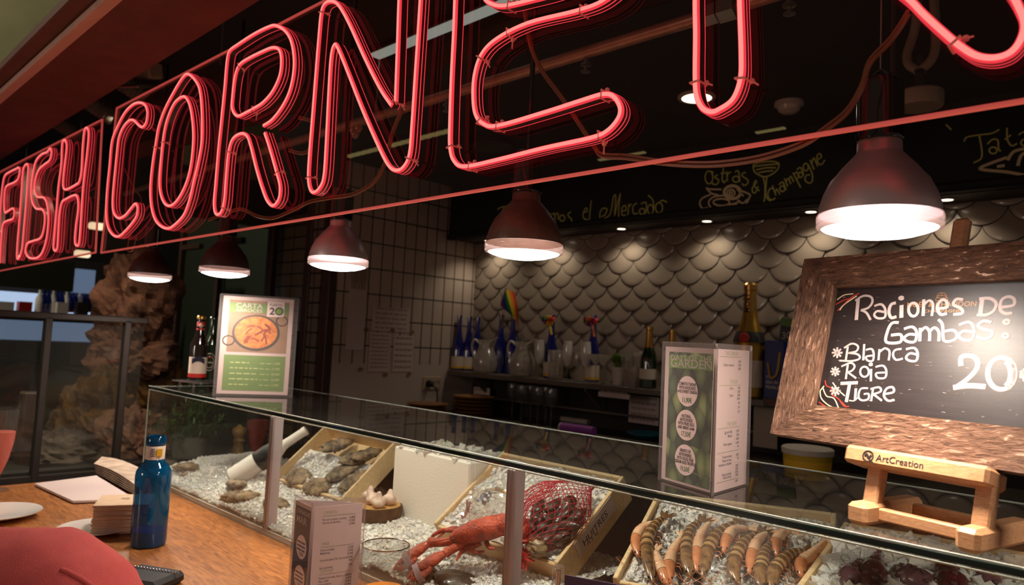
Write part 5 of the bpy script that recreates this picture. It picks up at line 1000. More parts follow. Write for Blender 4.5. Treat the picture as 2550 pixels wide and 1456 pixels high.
# easel
ez = thing('table_easel', 'small beech table easel standing on the glass top', 'easel', onZ(2280, 1320, ZT))
zf = ZT
uL = (bpx(2130, 1100, .012)-B0).dot(bu); uR = (bpx(2488, 1160, .012)-B0).dot(bu)
um = (uL+uR)/2; vT = (bpx(2130, 1092, .016)-B0).dot(bv)
led = MB().bev(bp(um, .024, .010), (uR-uL, .022, .046), .004, RB)
lo = led.build('ledge', M['beech'], ez)
t = MB(); q = bp(uL+.033, .0175, .0334)
for k, (a, b) in enumerate(((0, 1),)):
    t.stroke([q+bu*(.0065*math.cos(x))+bv*(.0065*math.sin(x))+bv*.0065 for x in [2*PI*i/20 for i in range(21)]], .0016, bn)
    t.stroke([q+bu*(-.004+.001*i)+bv*(.0065+.0022*math.sin(i*.9)) for i in range(9)], .003, bn); t.stroke([q+bu*.002+bv*.003, q+bu*.008-bv*.001], .0016, bn)
t.text('ArtCreation', .0115, q+bu*.0105+bv*.0025, bu, bv, 0, 'LEFT', .006); t.build('maker_print', M['ink'], lo, 0)
def foot(u_):
    b0_ = V(bp(u_, 0, 0)); b0_.z = 0; f0 = b0_-bb*.030
    Rf = Matrix((bu, bb, UZ)).transposed(); c_ = V((f0.x, f0.y, zf+.0135))
    MB().bev(c_+bb*.045, (.026, .13, .026), .005, Rf).build('foot', M['beech'], ez)
    p0 = c_+bb*.015+UZ*.008; top = bp(u_, .028, -.008)
    d = (bp(u_, .05, -.008)-p0); Ld = .085
    MB().bev(p0+bv*Ld*.30, (.019, Ld*.78, .016), .002, RB).build('leg', M['beech'], ez)
    return c_
fu = ((onP(2185, 1230, B0, bn)-B0).dot(bu), (onP(2462, 1260, B0, bn)-B0).dot(bu))
fc = [foot(x) for x in fu]
m_ = (fc[0]+fc[1])/2
Rf = Matrix((bu, bb, UZ)).transposed()
MB().bev(m_+bb*.012, ((fc[1]-fc[0]).length-.024, .012, .015), .002, Rf).build('crossbar', M['beech'], ez)
MB().bev(m_+bb*.088, ((fc[1]-fc[0]).length-.024, .012, .015), .002, Rf).build('crossbar', M['beech'], ez)
u0 = (bpx(2390, 600, -.024)-B0).dot(bu); vt = (bpx(2392, 546, -.024)-B0).dot(bv)
MB().bev(bp(u0, (vt+.04)/2, -.024), (.021, vt-.04, .014), .004, RB).build('mast', M['beech'], ez)
MB().bev(bp(u0, .30, -.004), (.021, .02, .03), .003, RB).build('clamp', M['beech'], ez) if False else None
# ================================================================== bottles and their kin
def bottle(name, label, loc, prof, m, bits=(), cat='bottle', group=None, n=28, s=1.0):
    r = thing(name, label, cat, loc, 0, group)
    MB().lathe([(a*s, b*s) for a, b in prof], n, cap=False).build('body', m, r, 40, False)
    for nm, pr, mm in bits: MB().lathe([(a*s, b*s) for a, b in pr], n, cap=False).build(nm, mm, r, 40, False)
    return r
BEER = [(0, .003), (.026, 0), (.0305, .004), (.0305, .12), (.029, .135), (.02, .16), (.0145, .185), (.0132, .22), (.0148, .221), (.0148, .229), (0, .23)]
DB = 2.40; BS = .92; q = at(490, 946, DB)
tr = thing('bottle_tray', 'small clear acrylic riser under the two beer bottles', 'tray', (q.x, q.y, ZT))
MB().bev((q.x+.0, q.y+.03, q.z-.004), (.15, .15, .005), .001, rotm(.2)).build('shelf', M['acr'], tr)
for dx, dy in ((-.06, -.03), (.05, -.03), (-.06, .09), (.05, .09)): MB().box((q.x+dx, q.y+dy, (q.z-.0065+ZT)/2), (.006, .006, q.z-.0065-ZT)).build('leg', M['acr'], tr, 0)
r = bottle('beer_bottle', 'brown beer bottle with red neck label, left of the green one', (q.x, q.y, q.z-.001), BEER, M['brownglass'], (('neck_label', [(.0150, .165+.018), (.0142, .19), (.0138, .212), (.0136, .2125)], M['redlab']), ('body_label', [(.0309, .02), (.0309, .085)], M['label']), ('red_band', [(.0311, .012), (.0311, .026)], M['redlab']), ('crown_cap', [(.0158, .222), (.0162, .229), (.014, .234), (0, .235)], M['foil'])))
fd = (CAM-V((q.x, q.y, q.z))); fd.z = 0; fd.normalize(); sdv = fd.cross(UZ)*-1
mb = MB(); 
for k in range(9): a = (k-4)*.16; d = fd*math.cos(a)+UZ.cross(fd)*math.sin(a); mb.box(V((q.x, q.y, q.z))+d*.0312+UZ*(.068+.010*math.cos(a*2.2)), (.004, .004, .018), None)
mb.build('label_crest', M['navy'], r, 0)
mb = MB(); mb.text('Estrella', .013, V((q.x, q.y, q.z))+fd*.0318-UZ.cross(fd)*.022+UZ*.063, UZ.cross(fd), UZ, 0, 'LEFT', .01) if False else mb.ball(V((q.x, q.y, q.z))+fd*.0142+UZ*.198, (.007, .007, .008), 12, 8)
mb.build('label_disc', M['label'], r); r.scale = (BS, BS, BS)
q2 = at(521, 950, DB+.06); q2.z = q.z
r = bottle('beer_bottle', 'green beer bottle with an oval dark label beside the rice menu', (q2.x, q2.y, q.z-.001), BEER, M['greenglass'], (('crown_cap', [(.0158, .222), (.0162, .229), (.014, .234), (0, .235)], M['greenglass']),))
mb = MB(); mw = MB(); c0 = V((q2.x, q2.y, q.z)); sx = UZ.cross(fd)
def cyl(a, z, rad=.0309): d = fd*math.cos(a)+sx*math.sin(a); return c0+d*rad+UZ*z
mb.poly([cyl(.72*math.cos(t)-.15, .066+.034*math.sin(t)) for t in [2*PI*i/28 for i in range(28)]]); mb.build('oval_label', M['blacklab'], r, 0)
for rr_ in (.66, .46): mw.tube([cyl(rr_*math.cos(t)-.15, .066+.034*rr_/.72*math.sin(t), .0311) for t in [2*PI*i/28 for i in range(28)]], .0009, 5, closed=True)
mw.text('Heineken', .0085, cyl(-.15, .062, .0326)-sx*.0175, sx, UZ, 0, 'LEFT', .02, .9); mw.build('label_print', M['label'], r, 0)
MB().ball(cyl(-.15, .082, .0305), (.004, .004, .004), 8, 6).build('label_star', M['redlab'], r); r.scale = (BS, BS, BS)
# blue water bottle on the oak counter
q = onZ(368, 1357, WOOD)
r = thing('water_bottle', 'blue glass water bottle, nearly empty, standing on the oak counter', 'bottle', (q.x, q.y, WOOD))
MB().lathe([(0, .006), (.030, .001), (.0365, .003), (.038, .010), (.038, .158), (.0365, .168), (.030, .180), (.0225, .188), (.020, .196), (.0195, .222), (.0195, .226), (.0215, .228), (.0215, .243), (.019, .2465), (.015, .245), (.0145, .23)], 40, cap=False).build('glass_body', M['bluebottle'], r, 40, False)
MB().lathe([(.0207, .188), (.0204, .197), (.0204, .224), (.0200, .2245)], 36, cap=False).build('neck_label', M['label'], r, 40, False)
mb = MB(); d = (CAM-q); d.z = 0; d.normalize(); sx = UZ.cross(d)
mb.box(V((q.x, q.y, WOOD+.211))+d*.018+sx*.0085, (.011, .008, .016), rotm(math.atan2(sx.y, sx.x))); mb.build('label_stamp', M['yellow'], r, 0)
mb = MB()
for k in range(5): mb.box(V((q.x, q.y, WOOD+.203+k*.004))+d*.0203-sx*.006, (.011, .0012, .0012), rotm(math.atan2(sx.y, sx.x)))
mb.build('label_lines', M['navy'], r, 0)
MB().lathe([(0, .004), (.033, .006), (.0355, .012), (.0355, .036), (0, .036)], 36, cap=False).build('water', mat('deep_blue_water', (14, 40, 140), .1, coat=.5), r, 40, False)
# napkins on a saucer
q = onZ(240, 1325, WOOD)
sc = thing('saucer', 'white saucer under the napkin stack', 'saucer', (q.x, q.y, WOOD))
MB().lathe([(0, .002), (.045, .001), (.05, .006), (.082, .013), (.083, .015), (.05, .010), (0, .008)], 44, cap=False).build('dish', M['ceramic'], sc, 60, False)
c1, c2, c3 = onZ(226, 1326, WOOD+.014), onZ(163, 1318, WOOD+.014), onZ(330, 1322, WOOD+.014)
mb = MB(); N = 34; hh = .066/N; uu = (c3-c1); e1 = uu.normalized()*.118; e2 = V((-e1.y, e1.x, 0)); e2 = e2.normalized()*.118
rnd = random.Random(2)
for k in range(N):
    j = V((rnd.uniform(-.0022, .0022), rnd.uniform(-.0022, .0022), 0)); z = UZ*(.010+k*hh); b0_ = V((c1.x, c1.y, WOOD))+j+z
    bend = .004*math.sin(k*.35)
    mb.slab([b0_, b0_+e1*(1+bend), b0_+e1+e2, b0_+e2], UZ, hh*.72)
o = mb.build('napkin_stack', M['napkin'], None, 0); tag(o, 'tall stack of brown paper napkins on a white saucer', 'napkins', kind='stuff')
mk = MB(); ctr = V((c1.x, c1.y, WOOD+.0768))+(e1+e2)*.5; mk.text('20', .02, ctr-e1*.1, e1, e2, 0, 'LEFT', .01); mk.build('napkin_print', M['cab'], o, 0)
# white folder and newspaper
p = [onZ(x, y, WOOD+.003) for x, y in ((86, 1208), (182, 1252), (335, 1246), (240, 1188))]
o = MB().slab(p, UZ, .006).build('menu_folder', M['paper'], None, 0); tag(o, 'flat white folder on the oak counter under the newspaper', 'folder')
mb = MB(); pA = [(238, 1176), (258, 1157), (372, 1198), (352, 1240)]
base = [onZ(x, y, WOOD+.012) for x, y in pA]
for k in range(6):
    up = UZ*(k*.0045); sh = (base[0]-base[3])*(.012*k)
    rows = []
    for i in range(9):
        f = i/8; a = base[0]+(base[3]-base[0])*f; b_ = base[1]+(base[2]-base[1])*f; z = UZ*(.012*math.sin(f*PI)*(k/6))
        rows.append((a+up+z+sh, b_+up+z+sh))
    vs = [x for rr_ in rows for x in rr_]+[x+UZ*.002 for rr_ in rows for x in rr_]; n_ = len(rows)*2
    fs = [(2*i, 2*i+1, 2*i+3, 2*i+2) for i in range(8)]+[(n_+2*i, n_+2*i+2, n_+2*i+3, n_+2*i+1) for i in range(8)]+[(2*i, 2*i+2, n_+2*i+2, n_+2*i) for i in range(8)]+[(2*i+1, n_+2*i+1, n_+2*i+3, 2*i+3) for i in range(8)]+[(0, n_, n_+1, 1), (16, 17, n_+17, n_+16)]
    mb.add(vs, fs)
o = mb.build('newspaper', M['news'], None, 40); tag(o, 'folded newspaper lying on the white folder behind the blue bottle', 'newspaper')
# plates, rosé glass, beer glass
q = onZ(-12, 1290, WOOD)
o = MB().lathe([(0, .002), (.05, .001), (.06, .006), (.098, .016), (.099, .018), (.06, .010), (0, .008)], 48, o=(q.x, q.y, WOOD), cap=False).build('white_plate', M['ceramic'], None, 60); tag(o, 'white plate at the left edge of the photo on the oak counter', 'plate')
q = onZ(-14, 1222, WOOD+.001)
r = thing('smoothie_glass', 'tall glass of pink drink at the left edge', 'glass', (q.x, q.y, WOOD))
MB().lathe([(0, .001), (.034, .001), (.035, .004), (.012, .010), (.008, .030), (.014, .05), (.028, .09), (.038, .14), (.041, .18), (.042, .235), (.0405, .235), (.039, .18)], 32, cap=False).build('glass_body', M['clear'], r, 40, False)
MB().lathe([(0, .045), (.012, .05), (.0262, .09), (.036, .14), (.038, .17), (0, .172)], 32, cap=False).build('drink', M['pink'], r, 40, False)
rim = at(961, 1356, 1.26); zb = WOOD
r = thing('beer_glass', 'nearly empty pint glass in front of the lobster, amber beer at its bottom', 'glass', (rim.x, rim.y, zb))
hh = rim.z-zb
MB().lathe([(0, .012), (.027, .010), (.030, .0), (.0315, .001), (.034, hh*.3), (.042, hh*.62), (.0455, hh*.78), (.0438, hh*.92), (.0418, hh), (.0404, hh), (.0422, hh*.92), (.0438, hh*.78)], 44, cap=False).build('glass_body', M['clear'], r, 40, False)
MB().tube([(.0411*math.cos(a), .0411*math.sin(a), hh) for a in [2*PI*i/48 for i in range(48)]], .0011, 6, closed=True).build('rim', M['chrome'], r, 40, False)
MB().lathe([(0, .013), (.027, .012), (.032, hh*.3), (.0365, hh*.45), (0, hh*.45)], 36, cap=False).build('beer', M['beer'], r, 40, False)
# salmon-red garment heaped at the near corner, black pouch behind it
q = at(70, 1440, 1.22)
zt_ = at(95, 1322, 1.22).z
rx = (at(345, 1450, 1.22)-q).length
ruu = RGT.copy(); ruu.z = 0; ruu.normalize(); fdd = V((-ruu.y, ruu.x, 0))
hgt = zt_-WOOD; cen = V((q.x, q.y, WOOD))
NU, NV = 64, 34; vs = []
prof = [(-1.6, .9), (-1.0, .97), (-.6, .98), (-.2, .985), (0, 1.0), (.2, .985), (.4, .93), (.6, .82), (.74, .70), (.80, .62), (.84, .52), (.95, .30), (1.05, .12), (1.1, 0)]
def pf(x):
    for i in range(len(prof)-1):
        if prof[i][0] <= x <= prof[i+1][0]: f = (x-prof[i][0])/(prof[i+1][0]-prof[i][0]); return prof[i][1]+(prof[i+1][1]-prof[i][1])*f
    return prof[0][1] if x < 0 else 0
for i in range(NU+1):
    x = -1.3+2.4*i/NU
    for j in range(NV+1):
        a = PI*j/NV; hx = pf(x); dp = .13*(.5+.5*hx)
        w_ = noise.noise(V((x*2.5, a*1.2, 5)))*.010+noise.noise(V((x*7, a*3, 8)))*.003
        vs.append(cen+ruu*(x*rx*.93)+fdd*(-math.cos(a)*dp)+UZ*max(.003, (math.sin(a)**.8)*hgt*hx+w_*math.sin(a)))
mb = MB().add(vs, [(i*(NV+1)+j, (i+1)*(NV+1)+j, (i+1)*(NV+1)+j+1, i*(NV+1)+j+1) for i in range(NU) for j in range(NV)])
for e in (0, NU): mb.f.append([e*(NV+1)+j for j in range(NV+1)]); mb.m.append(0)
r = thing('garment', 'salmon-red knitted garment heaped in the lower left corner', 'clothing', cen)
mb.build('knit_fabric', M['jersey'], r, 70)
P = [cen+ruu*(x*rx*.93)+fdd*(-.135*(.5+.5*pf(x))*.55)+UZ*(pf(x)*hgt*.80+.004) for x in [.55+.05*i for i in range(9)]]
MB().tube(P, .006, 8).build('seam_fold', M['jersey'], r, 60)
q = onZ(390, 1452, WOOD)
r = thing('black_pouch', 'black pouch with a dotted rim beside the red garment', 'pouch', (q.x, q.y, WOOD))
MB().bev((q.x, q.y-.02, WOOD+.012), (.11, .09, .024), .008, rotm(.5)).build('body', M['black'], r)
mb = MB()
for k in range(16): mb.ball((q.x-.05+.006*k, q.y-.03+.0035*k, WOOD+.026), .0018, 6, 5)
mb.build('studs', M['chrome'], r)
# purple price card in a clear tube holder at the bottom
a_ = at(1391, 1412, 1.0); b_ = at(1560, 1472, .96)
r = thing('card_holder', 'dark purple card in a clear tube holder at the bottom of the case front', 'sign holder', (a_.x, a_.y, WOOD))
MB().lathe([(0, WOOD), (.0085, WOOD), (.0085, a_.z), (.0075, a_.z+.002), (.003, a_.z+.001)], 20, o=(a_.x, a_.y, 0)).build('tube', M['acr'], r)
MB().lathe([(0, WOOD+.001), (.0035, WOOD+.001), (.0035, a_.z-.004), (0, a_.z-.004)], 14, o=(a_.x, a_.y, 0)).build('core_rod', M['chrome'], r)
MB().lathe([(0, 0), (.035, 0), (.035, .004), (0, .004)], 26, o=(a_.x, a_.y, WOOD+.0005)).build('foot', M['acr'], r)
d = (b_-a_); d.z = 0; d.normalize(); s0 = V((a_.x, a_.y, a_.z-.008))+d*.010
cardn = d.cross(UZ)
co = MB().slab([s0, s0+d*.13, s0+d*.13-UZ*.09, s0-UZ*.09], cardn, .002).build('card', M['purple'], r, 0)

# ================================================================== back bar
SZ = 1.372                                       # shelf top
bc = thing('back_counter', 'dark counter running under the scale-tiled wall', 'counter', (-1.8, 2.6, 0))
MB().bev((-1.75, 2.64, 1.12), (2.86, .70, .04), .004).build('worktop', M['cab'], bc)
MB().box((-1.75, 2.68, .55), (2.80, .60, 1.09)).build('cabinet', M['dark'], bc)
CT = 1.14
sh = thing('wall_shelf', 'long grey shelf on the scale-tiled wall carrying bottles and glasses', 'shelf', (-2.0, 2.9, SZ))
MB().bev((-2.0, 2.885, SZ-.014), (2.38, .19, .028), .003).build('board', M['shelf'], sh)
for x in (-3.02, -2.2, -1.4): MB().hexa([V((x-.006, 2.96, SZ-.03)), V((x+.006, 2.96, SZ-.03)), V((x+.006, 2.96, SZ-.13)), V((x-.006, 2.96, SZ-.13))], [V((x-.006, 2.83, SZ-.03)), V((x+.006, 2.83, SZ-.03)), V((x+.006, 2.83, SZ-.04)), V((x-.006, 2.83, SZ-.04))]).build('bracket', M['shelf'], sh, 0)
MB().bev((-1.9, 2.945, CT+.085), (2.2, .02, .012), .002).build('rail', M['shelf'], sh)
def shx(px_, Y=2.87): return onY(px_, 925, Y).x
WINE = [(0, .004), (.033, 0), (.037, .004), (.037, .12), (.034, .15), (.022, .20), (.0145, .25), (.0135, .32), (.015, .321), (.015, .335), (0, .336)]
def wine(px_, Y, label, lab=True, group=None, h=1.0):
    b = [('label', [(.0374, .02), (.0374, .085)], M['label']), ('label_foot', [(.0377, .012), (.0377, .026)], M['yellow'])] if lab else []
    return bottle('wine_bottle', label, (shx(px_, Y), Y, SZ), WINE, M['bluewine'], b, group=group, n=20, s=h)
wine(1138, 2.85, 'slim blue wine bottle at the left end of the shelf', True, None, .96)
wine(1163, 2.90, 'slim blue wine bottle second from the left end of the shelf', True, None, .95)
wine(1184, 2.94, 'slim blue wine bottle third from the left, by the tile corner', False, None, .95)
wine(1243, 2.93, 'blue wine bottle holding the rainbow flag', False)
wine(1272, 2.95, 'blue wine bottle right behind the flag, by the second jug', False)
wine(1370, 2.90, 'blue wine bottle with a bright rainbow bow, left of the two', True, None, 1.0)
wine(1474, 2.90, 'blue wine bottle with a dark rainbow bow, right of the two', True, None, 1.0)
# rainbow flag
q = onY(1243, 880, 2.92); top = onY(1262, 714, 2.90); x = shx(1243, 2.93)
r = thing('rainbow_flag', 'small rainbow flag on a stick in a blue bottle', 'flag', (x, 2.93, SZ+.30))
MB().tube([(x, 2.93, SZ+.20), top], .0022, 6).build('stick', M['mill'], r)
for k in range(6):
    mb = MB(); vs = []
    for i in range(9):
        for e in (0, 1):
            f = (k+e)/6; s = i/8
            a = V(top)+(V((x, 2.93, SZ+.31))-top)*(.04+.55*s)
            out = V((.115*f*(.35+.65*s), -.028*math.sin(f*4+s*2), -.02*f-.11*f*s))
            vs.append(a+out)
    n_ = len(vs); fs = [(2*i, 2*i+1, 2*i+3, 2*i+2) for i in range(8)]
    mb.add(vs+[p+V((0, .0012, 0)) for p in vs], fs+[tuple(n_+j for j in f[::-1]) for f in fs]+[(0, n_, n_+1, 1), (16, 17, n_+17, n_+16)])
    mb.build('stripe', M['rain'][[5, 4, 3, 2, 1, 0][k]], r, 60)
def bow(px_, py_, label, dark):
    q = onY(px_, py_, 2.865); r = thing('rainbow_bow', label, 'bow', q); mm = M['rain']
    for k in range(8):
        a = PI*k/4+.3; mb = MB(); e = q+V((.040*math.cos(a), -.012*((k % 2)), .022*math.sin(a)))
        P = spline([q, q+V((.030*math.cos(a-.4), -.014, .02*math.sin(a-.4))), e, q+V((.03*math.cos(a+.4), .006, .02*math.sin(a+.4))), q], 4)
        mb.tube(P, .0062, 6, flat=.45).build('loop', mm[(0, 1, 2, 3, 4, 0, 2, 1)[k]] if not dark else mm[(0, 5, 1, 0, 3, 0, 4, 0)[k]], r, 60)
    MB().tube(spline([q, q+V((.022, -.01, -.04)), q+V((.03, -.008, -.075))], 4), .006, 6, flat=.4).build('tail', mm[2 if not dark else 1], r, 60)
bow(1367, 797, 'bright rainbow ribbon bow on the left bottle neck', False); bow(1472, 800, 'dark rainbow ribbon bow on the right bottle neck', True)
# glass jugs
def jug(px_, label, Y=2.84, s=1.0):
    r = thing('glass_jug', label, 'jug', (shx(px_, Y), Y, SZ))
    MB().lathe([(0, .006), (.045, .002), (.058, .012), (.066, .05), (.058, .085), (.040, .12), (.036, .135), (.044, .165), (.0425, .165), (.0345, .135), (.0385, .12), (.0565, .085), (.0645, .05), (.056, .014)], 26, cap=False).build('body', M['cut'], r, 40, False)
    MB().lathe([(0, .008), (.052, .010), (.062, .05), (.0595, .07), (0, .07)], 24, cap=False).build('cut_base', M['cut'], r, 40, False)
    MB().tube(spline([(-.036, 0, .14), (-.075, -.01, .165), (-.092, -.01, .13), (-.082, -.005, .085), (-.058, 0, .06)], 5), .0055, 8).build('handle', M['frost'], r, 40, False)
    MB().hexa([V((.036, -.014, .15)), V((.036, .014, .15)), V((.036, .012, .162)), V((.036, -.012, .162))], [V((.078, -.003, .178)), V((.078, .003, .178)), V((.078, .003, .182)), V((.078, -.003, .182))]).build('spout', M['frost'], r, 40, False)
    r.scale = (s, s, s); return r
jug(1207, 'cut-glass water jug, left of the two on the shelf', s=1.12); jug(1300, 'cut-glass water jug with foliage behind it, right of the two', s=1.12)
def tuft(mb, c, n, h, sp, w=.004, rnd=None):
    for k in range(n):
        a = rnd.uniform(0, 6.28); l = h*rnd.uniform(.6, 1.1); d = V((math.cos(a), math.sin(a), 0))*sp*rnd.uniform(.1, 1)
        b0_ = V(c)+V((math.cos(a), math.sin(a), 0))*.012*rnd.random(); m1 = b0_+d*.45+UZ*l*.65; e = b0_+d+UZ*l*rnd.uniform(.75, 1.05)
        sd = d.cross(UZ); sd = sd.normalized()*w if sd.length > 1e-6 else V((w, 0, 0))
        i = len(mb.v); mb.v += [b0_-sd*.6, b0_+sd*.6, m1+sd, e, m1-sd, m1+V((0, 0, w*.4))]; mb.f += [[i, i+1, i+5], [i+1, i+2, i+5], [i+2, i+3, i+5], [i+3, i+4, i+5], [i+4, i, i+5]]; mb.m += [0]*5
def plant(px_, Y, label, h, sp, m, n=130, pw=.03, ph=.075, potm='white', z=SZ, x=None):
    x = shx(px_, Y) if x is None else x
    r = thing('potted_plant', label, 'potted plant', (x, Y, z)); rnd = random.Random(int(px_))
    MB().lathe([(0, .002), (pw*.75, 0), (pw, ph), (pw*1.06, ph), (pw*1.06, ph*.92), (pw*.9, ph*.9), (0, ph*.88)], 22, cap=False).build('pot', M[potm], r, 40, False)
    mb = MB(); tuft(mb, (0, 0, ph*.88), n, h, sp, .004, rnd); mb.build('foliage', M[m], r, 0, False)
plant(1304, 2.945, 'small dark-green plant behind the right jug', .085, .06, 'leafd', 150, .035, .13)
plant(1541, 2.86, 'bright green grass plant in a white pot among the glasses', .075, .055, 'leaf', 220, .036, .085)
def stemglass(name, label, px_, Y, prof, m, cat='glass', group=None, z=SZ):
    r = thing(name, label, cat, (shx(px_, Y) if z == SZ else px_, Y, z), 0, group)
    k = next(i for i, p in enumerate(prof) if p[1] > .06)
    MB().lathe(prof[:k+1], 18, cap=False).build('stem', M['clear'], r, 40, False)
    MB().lathe(prof[k:], 18, cap=False).build('bowl', M[m], r, 40, False); return r
FL = [(0, .001), (.03, .001), (.006, .006), (.004, .05), (.0045, .072), (.016, .085), (.026, .12), (.0265, .15), (.022, .20), (.021, .20), (.025, .15)]
for px_, lb in ((1341, 'frosted champagne flute left of the left bow bottle'), (1412, 'frosted champagne flute between the two bow bottles'), (1457, 'frosted champagne flute just left of the right bow bottle')): stemglass('champagne_flute', lb, px_, 2.83, FL, 'frost')
MG = [(0, .001), (.032, .001), (.005, .006), (.0035, .06), (.004, .085), (.045, .14), (.044, .14), (.004, .088)]
for px_, lb in ((1483, 'martini glass right of the rightmost flute'), (1503, 'martini glass left of the grass plant')): stemglass('martini_glass', lb, px_, 2.83, MG, 'cut')
WG = [(0, .001), (.028, .001), (.005, .006), (.0035, .05), (.004, .066), (.024, .085), (.028, .11), (.023, .145), (.022, .145), (.027, .11)]
for px_, lb in ((1396, 'small clear wine glass between the bow bottles, left'), (1438, 'small clear wine glass between two frosted flutes, right')): stemglass('wine_glass', lb, px_, 2.85, WG, 'cut')
TB = [(0, .004), (.03, .002), (.033, .01), (.037, .13), (.0355, .13), (.031, .012)]
for px_, Y, lb, s in ((1383, 2.86, 'tall clear tumbler beside the left bow bottle', 1.15), (1566, 2.86, 'clear tumbler right of the grass plant', 1.1), (1588, 2.90, 'tall clear tumbler left of the green champagne bottle', 1.25), (1577, 2.82, 'clear tumbler in front, right of the grass plant', .7)):
    r = thing('tumbler', lb, 'glass', (shx(px_, Y), Y, SZ)); MB().lathe([(a*s, b*s) for a, b in TB], 22, cap=False).build('body', M['cut'], r, 40, False)
    MB().lathe([(0, .004), (.03*s, .004), (.031*s, .022), (0, .022)], 18, cap=False).build('thick_base', M['clear'], r, 40, False)
CH = [(0, .006), (.036, 0), (.042, .006), (.042, .13), (.038, .16), (.024, .20), (.017, .235), (.015, .285), (.0175, .287), (.0175, .30), (.013, .305), (0, .306)]
bottle('champagne_bottle', 'green champagne bottle with gold foil neck near the end of the glasses', (shx(1614, 2.84), 2.84, SZ), CH, M['greenglass'], (('foil', [(.0245, .2), (.0178, .235), (.0158, .285), (.0183, .287), (.0183, .301), (0, .308)], M['foil']), ('label', [(.0424, .045), (.0424, .095)], M['label'])), s=.93)
bottle('champagne_bottle', 'champagne bottle whose gold top shows above the garden menu stand', (shx(1672, 2.88), 2.88, SZ), CH, M['greenglass'], (('foil', [(.0245, .2), (.0178, .235), (.0158, .285), (.0183, .287), (.0183, .301), (0, .308)], M['foil']),), s=.9)
# giant gold bottle, blue bags, price tag
q = onY(1862, 985, 2.82); s = (onY(1860, 705, 2.82).z-SZ)/.306
r = bottle('giant_champagne_bottle', 'very large gold champagne bottle with a red seal behind the garden menu', (q.x, 2.82, SZ), CH, M['champ'], (('neck_foil', [(.0185, .225), (.0158, .27), (.0158, .285), (.018, .287), (.018, .301), (.0135, .306), (0, .307)], M['foil']), ('neck_band', [(.0425, .147), (.0392, .16), (.0335, .175)], M['blacklab']), ('label', [(.0426, .03), (.0426, .10)], M['label'])), s=s)
fd = (CAM-V((q.x, 2.82, SZ))); fd.z = 0; fd.normalize(); sx = UZ.cross(fd)
MB().lathe([(0, 0), (.021, 0), (.021, .004), (.018, .006), (0, .005)], 24, o=V((q.x, 2.82, SZ+.158*s))+fd*.0375*s-sx*.02, M=fd.to_track_quat('Z', 'Y').to_matrix()).build('red_seal', M['redlab'], r)
mb = MB(); mb.text('MOËT', .030, V((q.x, 2.82, SZ+.225*s))+fd*.0205*s-sx*.004, UZ, -sx, 0, 'LEFT', .02); mb.build('neck_words', M['ink'], r, 0)
def bag(x0_, x1_, label, Y):
    a, b = onY(x0_, 985, Y), onY(x1_, 985, Y); h_ = onY(x0_, 846, Y).z-SZ; r = thing('paper_bag', label, 'paper bag', ((a.x+b.x)/2, Y, SZ)); cx_ = (a.x+b.x)/2; wd = b.x-a.x
    MB().bev((cx_, Y+.03, SZ+h_/2), (wd, .06, h_), .004).build('body', M['bluebag'], r)
    MB().tube(spline([(cx_-wd*.28, Y-.002, SZ+h_*.62), (cx_-wd*.1, Y-.008, SZ+h_*.38), (cx_+wd*.2, Y-.008, SZ+h_*.45), (cx_+wd*.3, Y-.002, SZ+h_*.8)], 6), .0045, 8).build('rope_handle', M['rope'], r)
    return r, cx_, wd, h_
r, cx_, wd, h_ = bag(1900, 1950, 'royal blue paper bag with a yellow rope handle by the giant bottle', 2.80)
mb = MB()
for i, t in enumerate(('YOU', 'SEA IN', 'PEARLS')): mb.text(t, .017, (cx_-.03, 2.7985, SZ+h_*.36-.02*i), (1, 0, 0), UZ, 0, 'LEFT', .01)
mb.build('bag_words', M['label'], r, 0)
bag(1953, 2010, 'second royal blue paper bag, half behind the chalkboard frame', 2.83)
q = onY(1966, 822, 2.80); r = thing('price_tag', 'black and green price tag on a stick above the blue bags', 'price tag', q)
MB().bev(q, (.075, .004, .095), .001, rotm(0, 0, .12)).build('card', M['blacklab'], r)
MB().bev(q+V((0, -.003, .03)), (.07, .002, .03), .0005, rotm(0, 0, .12)).build('green_strip', M['green'], r); MB().text('30,', .038, q+V((-.03, -.004, -.035)), (1, 0, .1), UZ, 0, 'LEFT', .01).build('price', M['paint'], r, 0)
MB().tube([q+V((0, .004, 0)), V((q.x, 2.86, SZ+.02))], .002, 6).build('stick', M['dark'], r)
q = onY(1932, 1003, 2.775); r = thing('shelf_tag', 'small black tag with red word below the blue bags', 'label', q)
MB().bev(q, (.10, .004, .035), .001).build('card', M['blacklab'], r); MB().text('FISH', .03, q+V((-.043, -.0025, -.011)), (1, 0, 0), UZ, 0, 'LEFT', .01).build('word', M['prawnp'], r, 0)
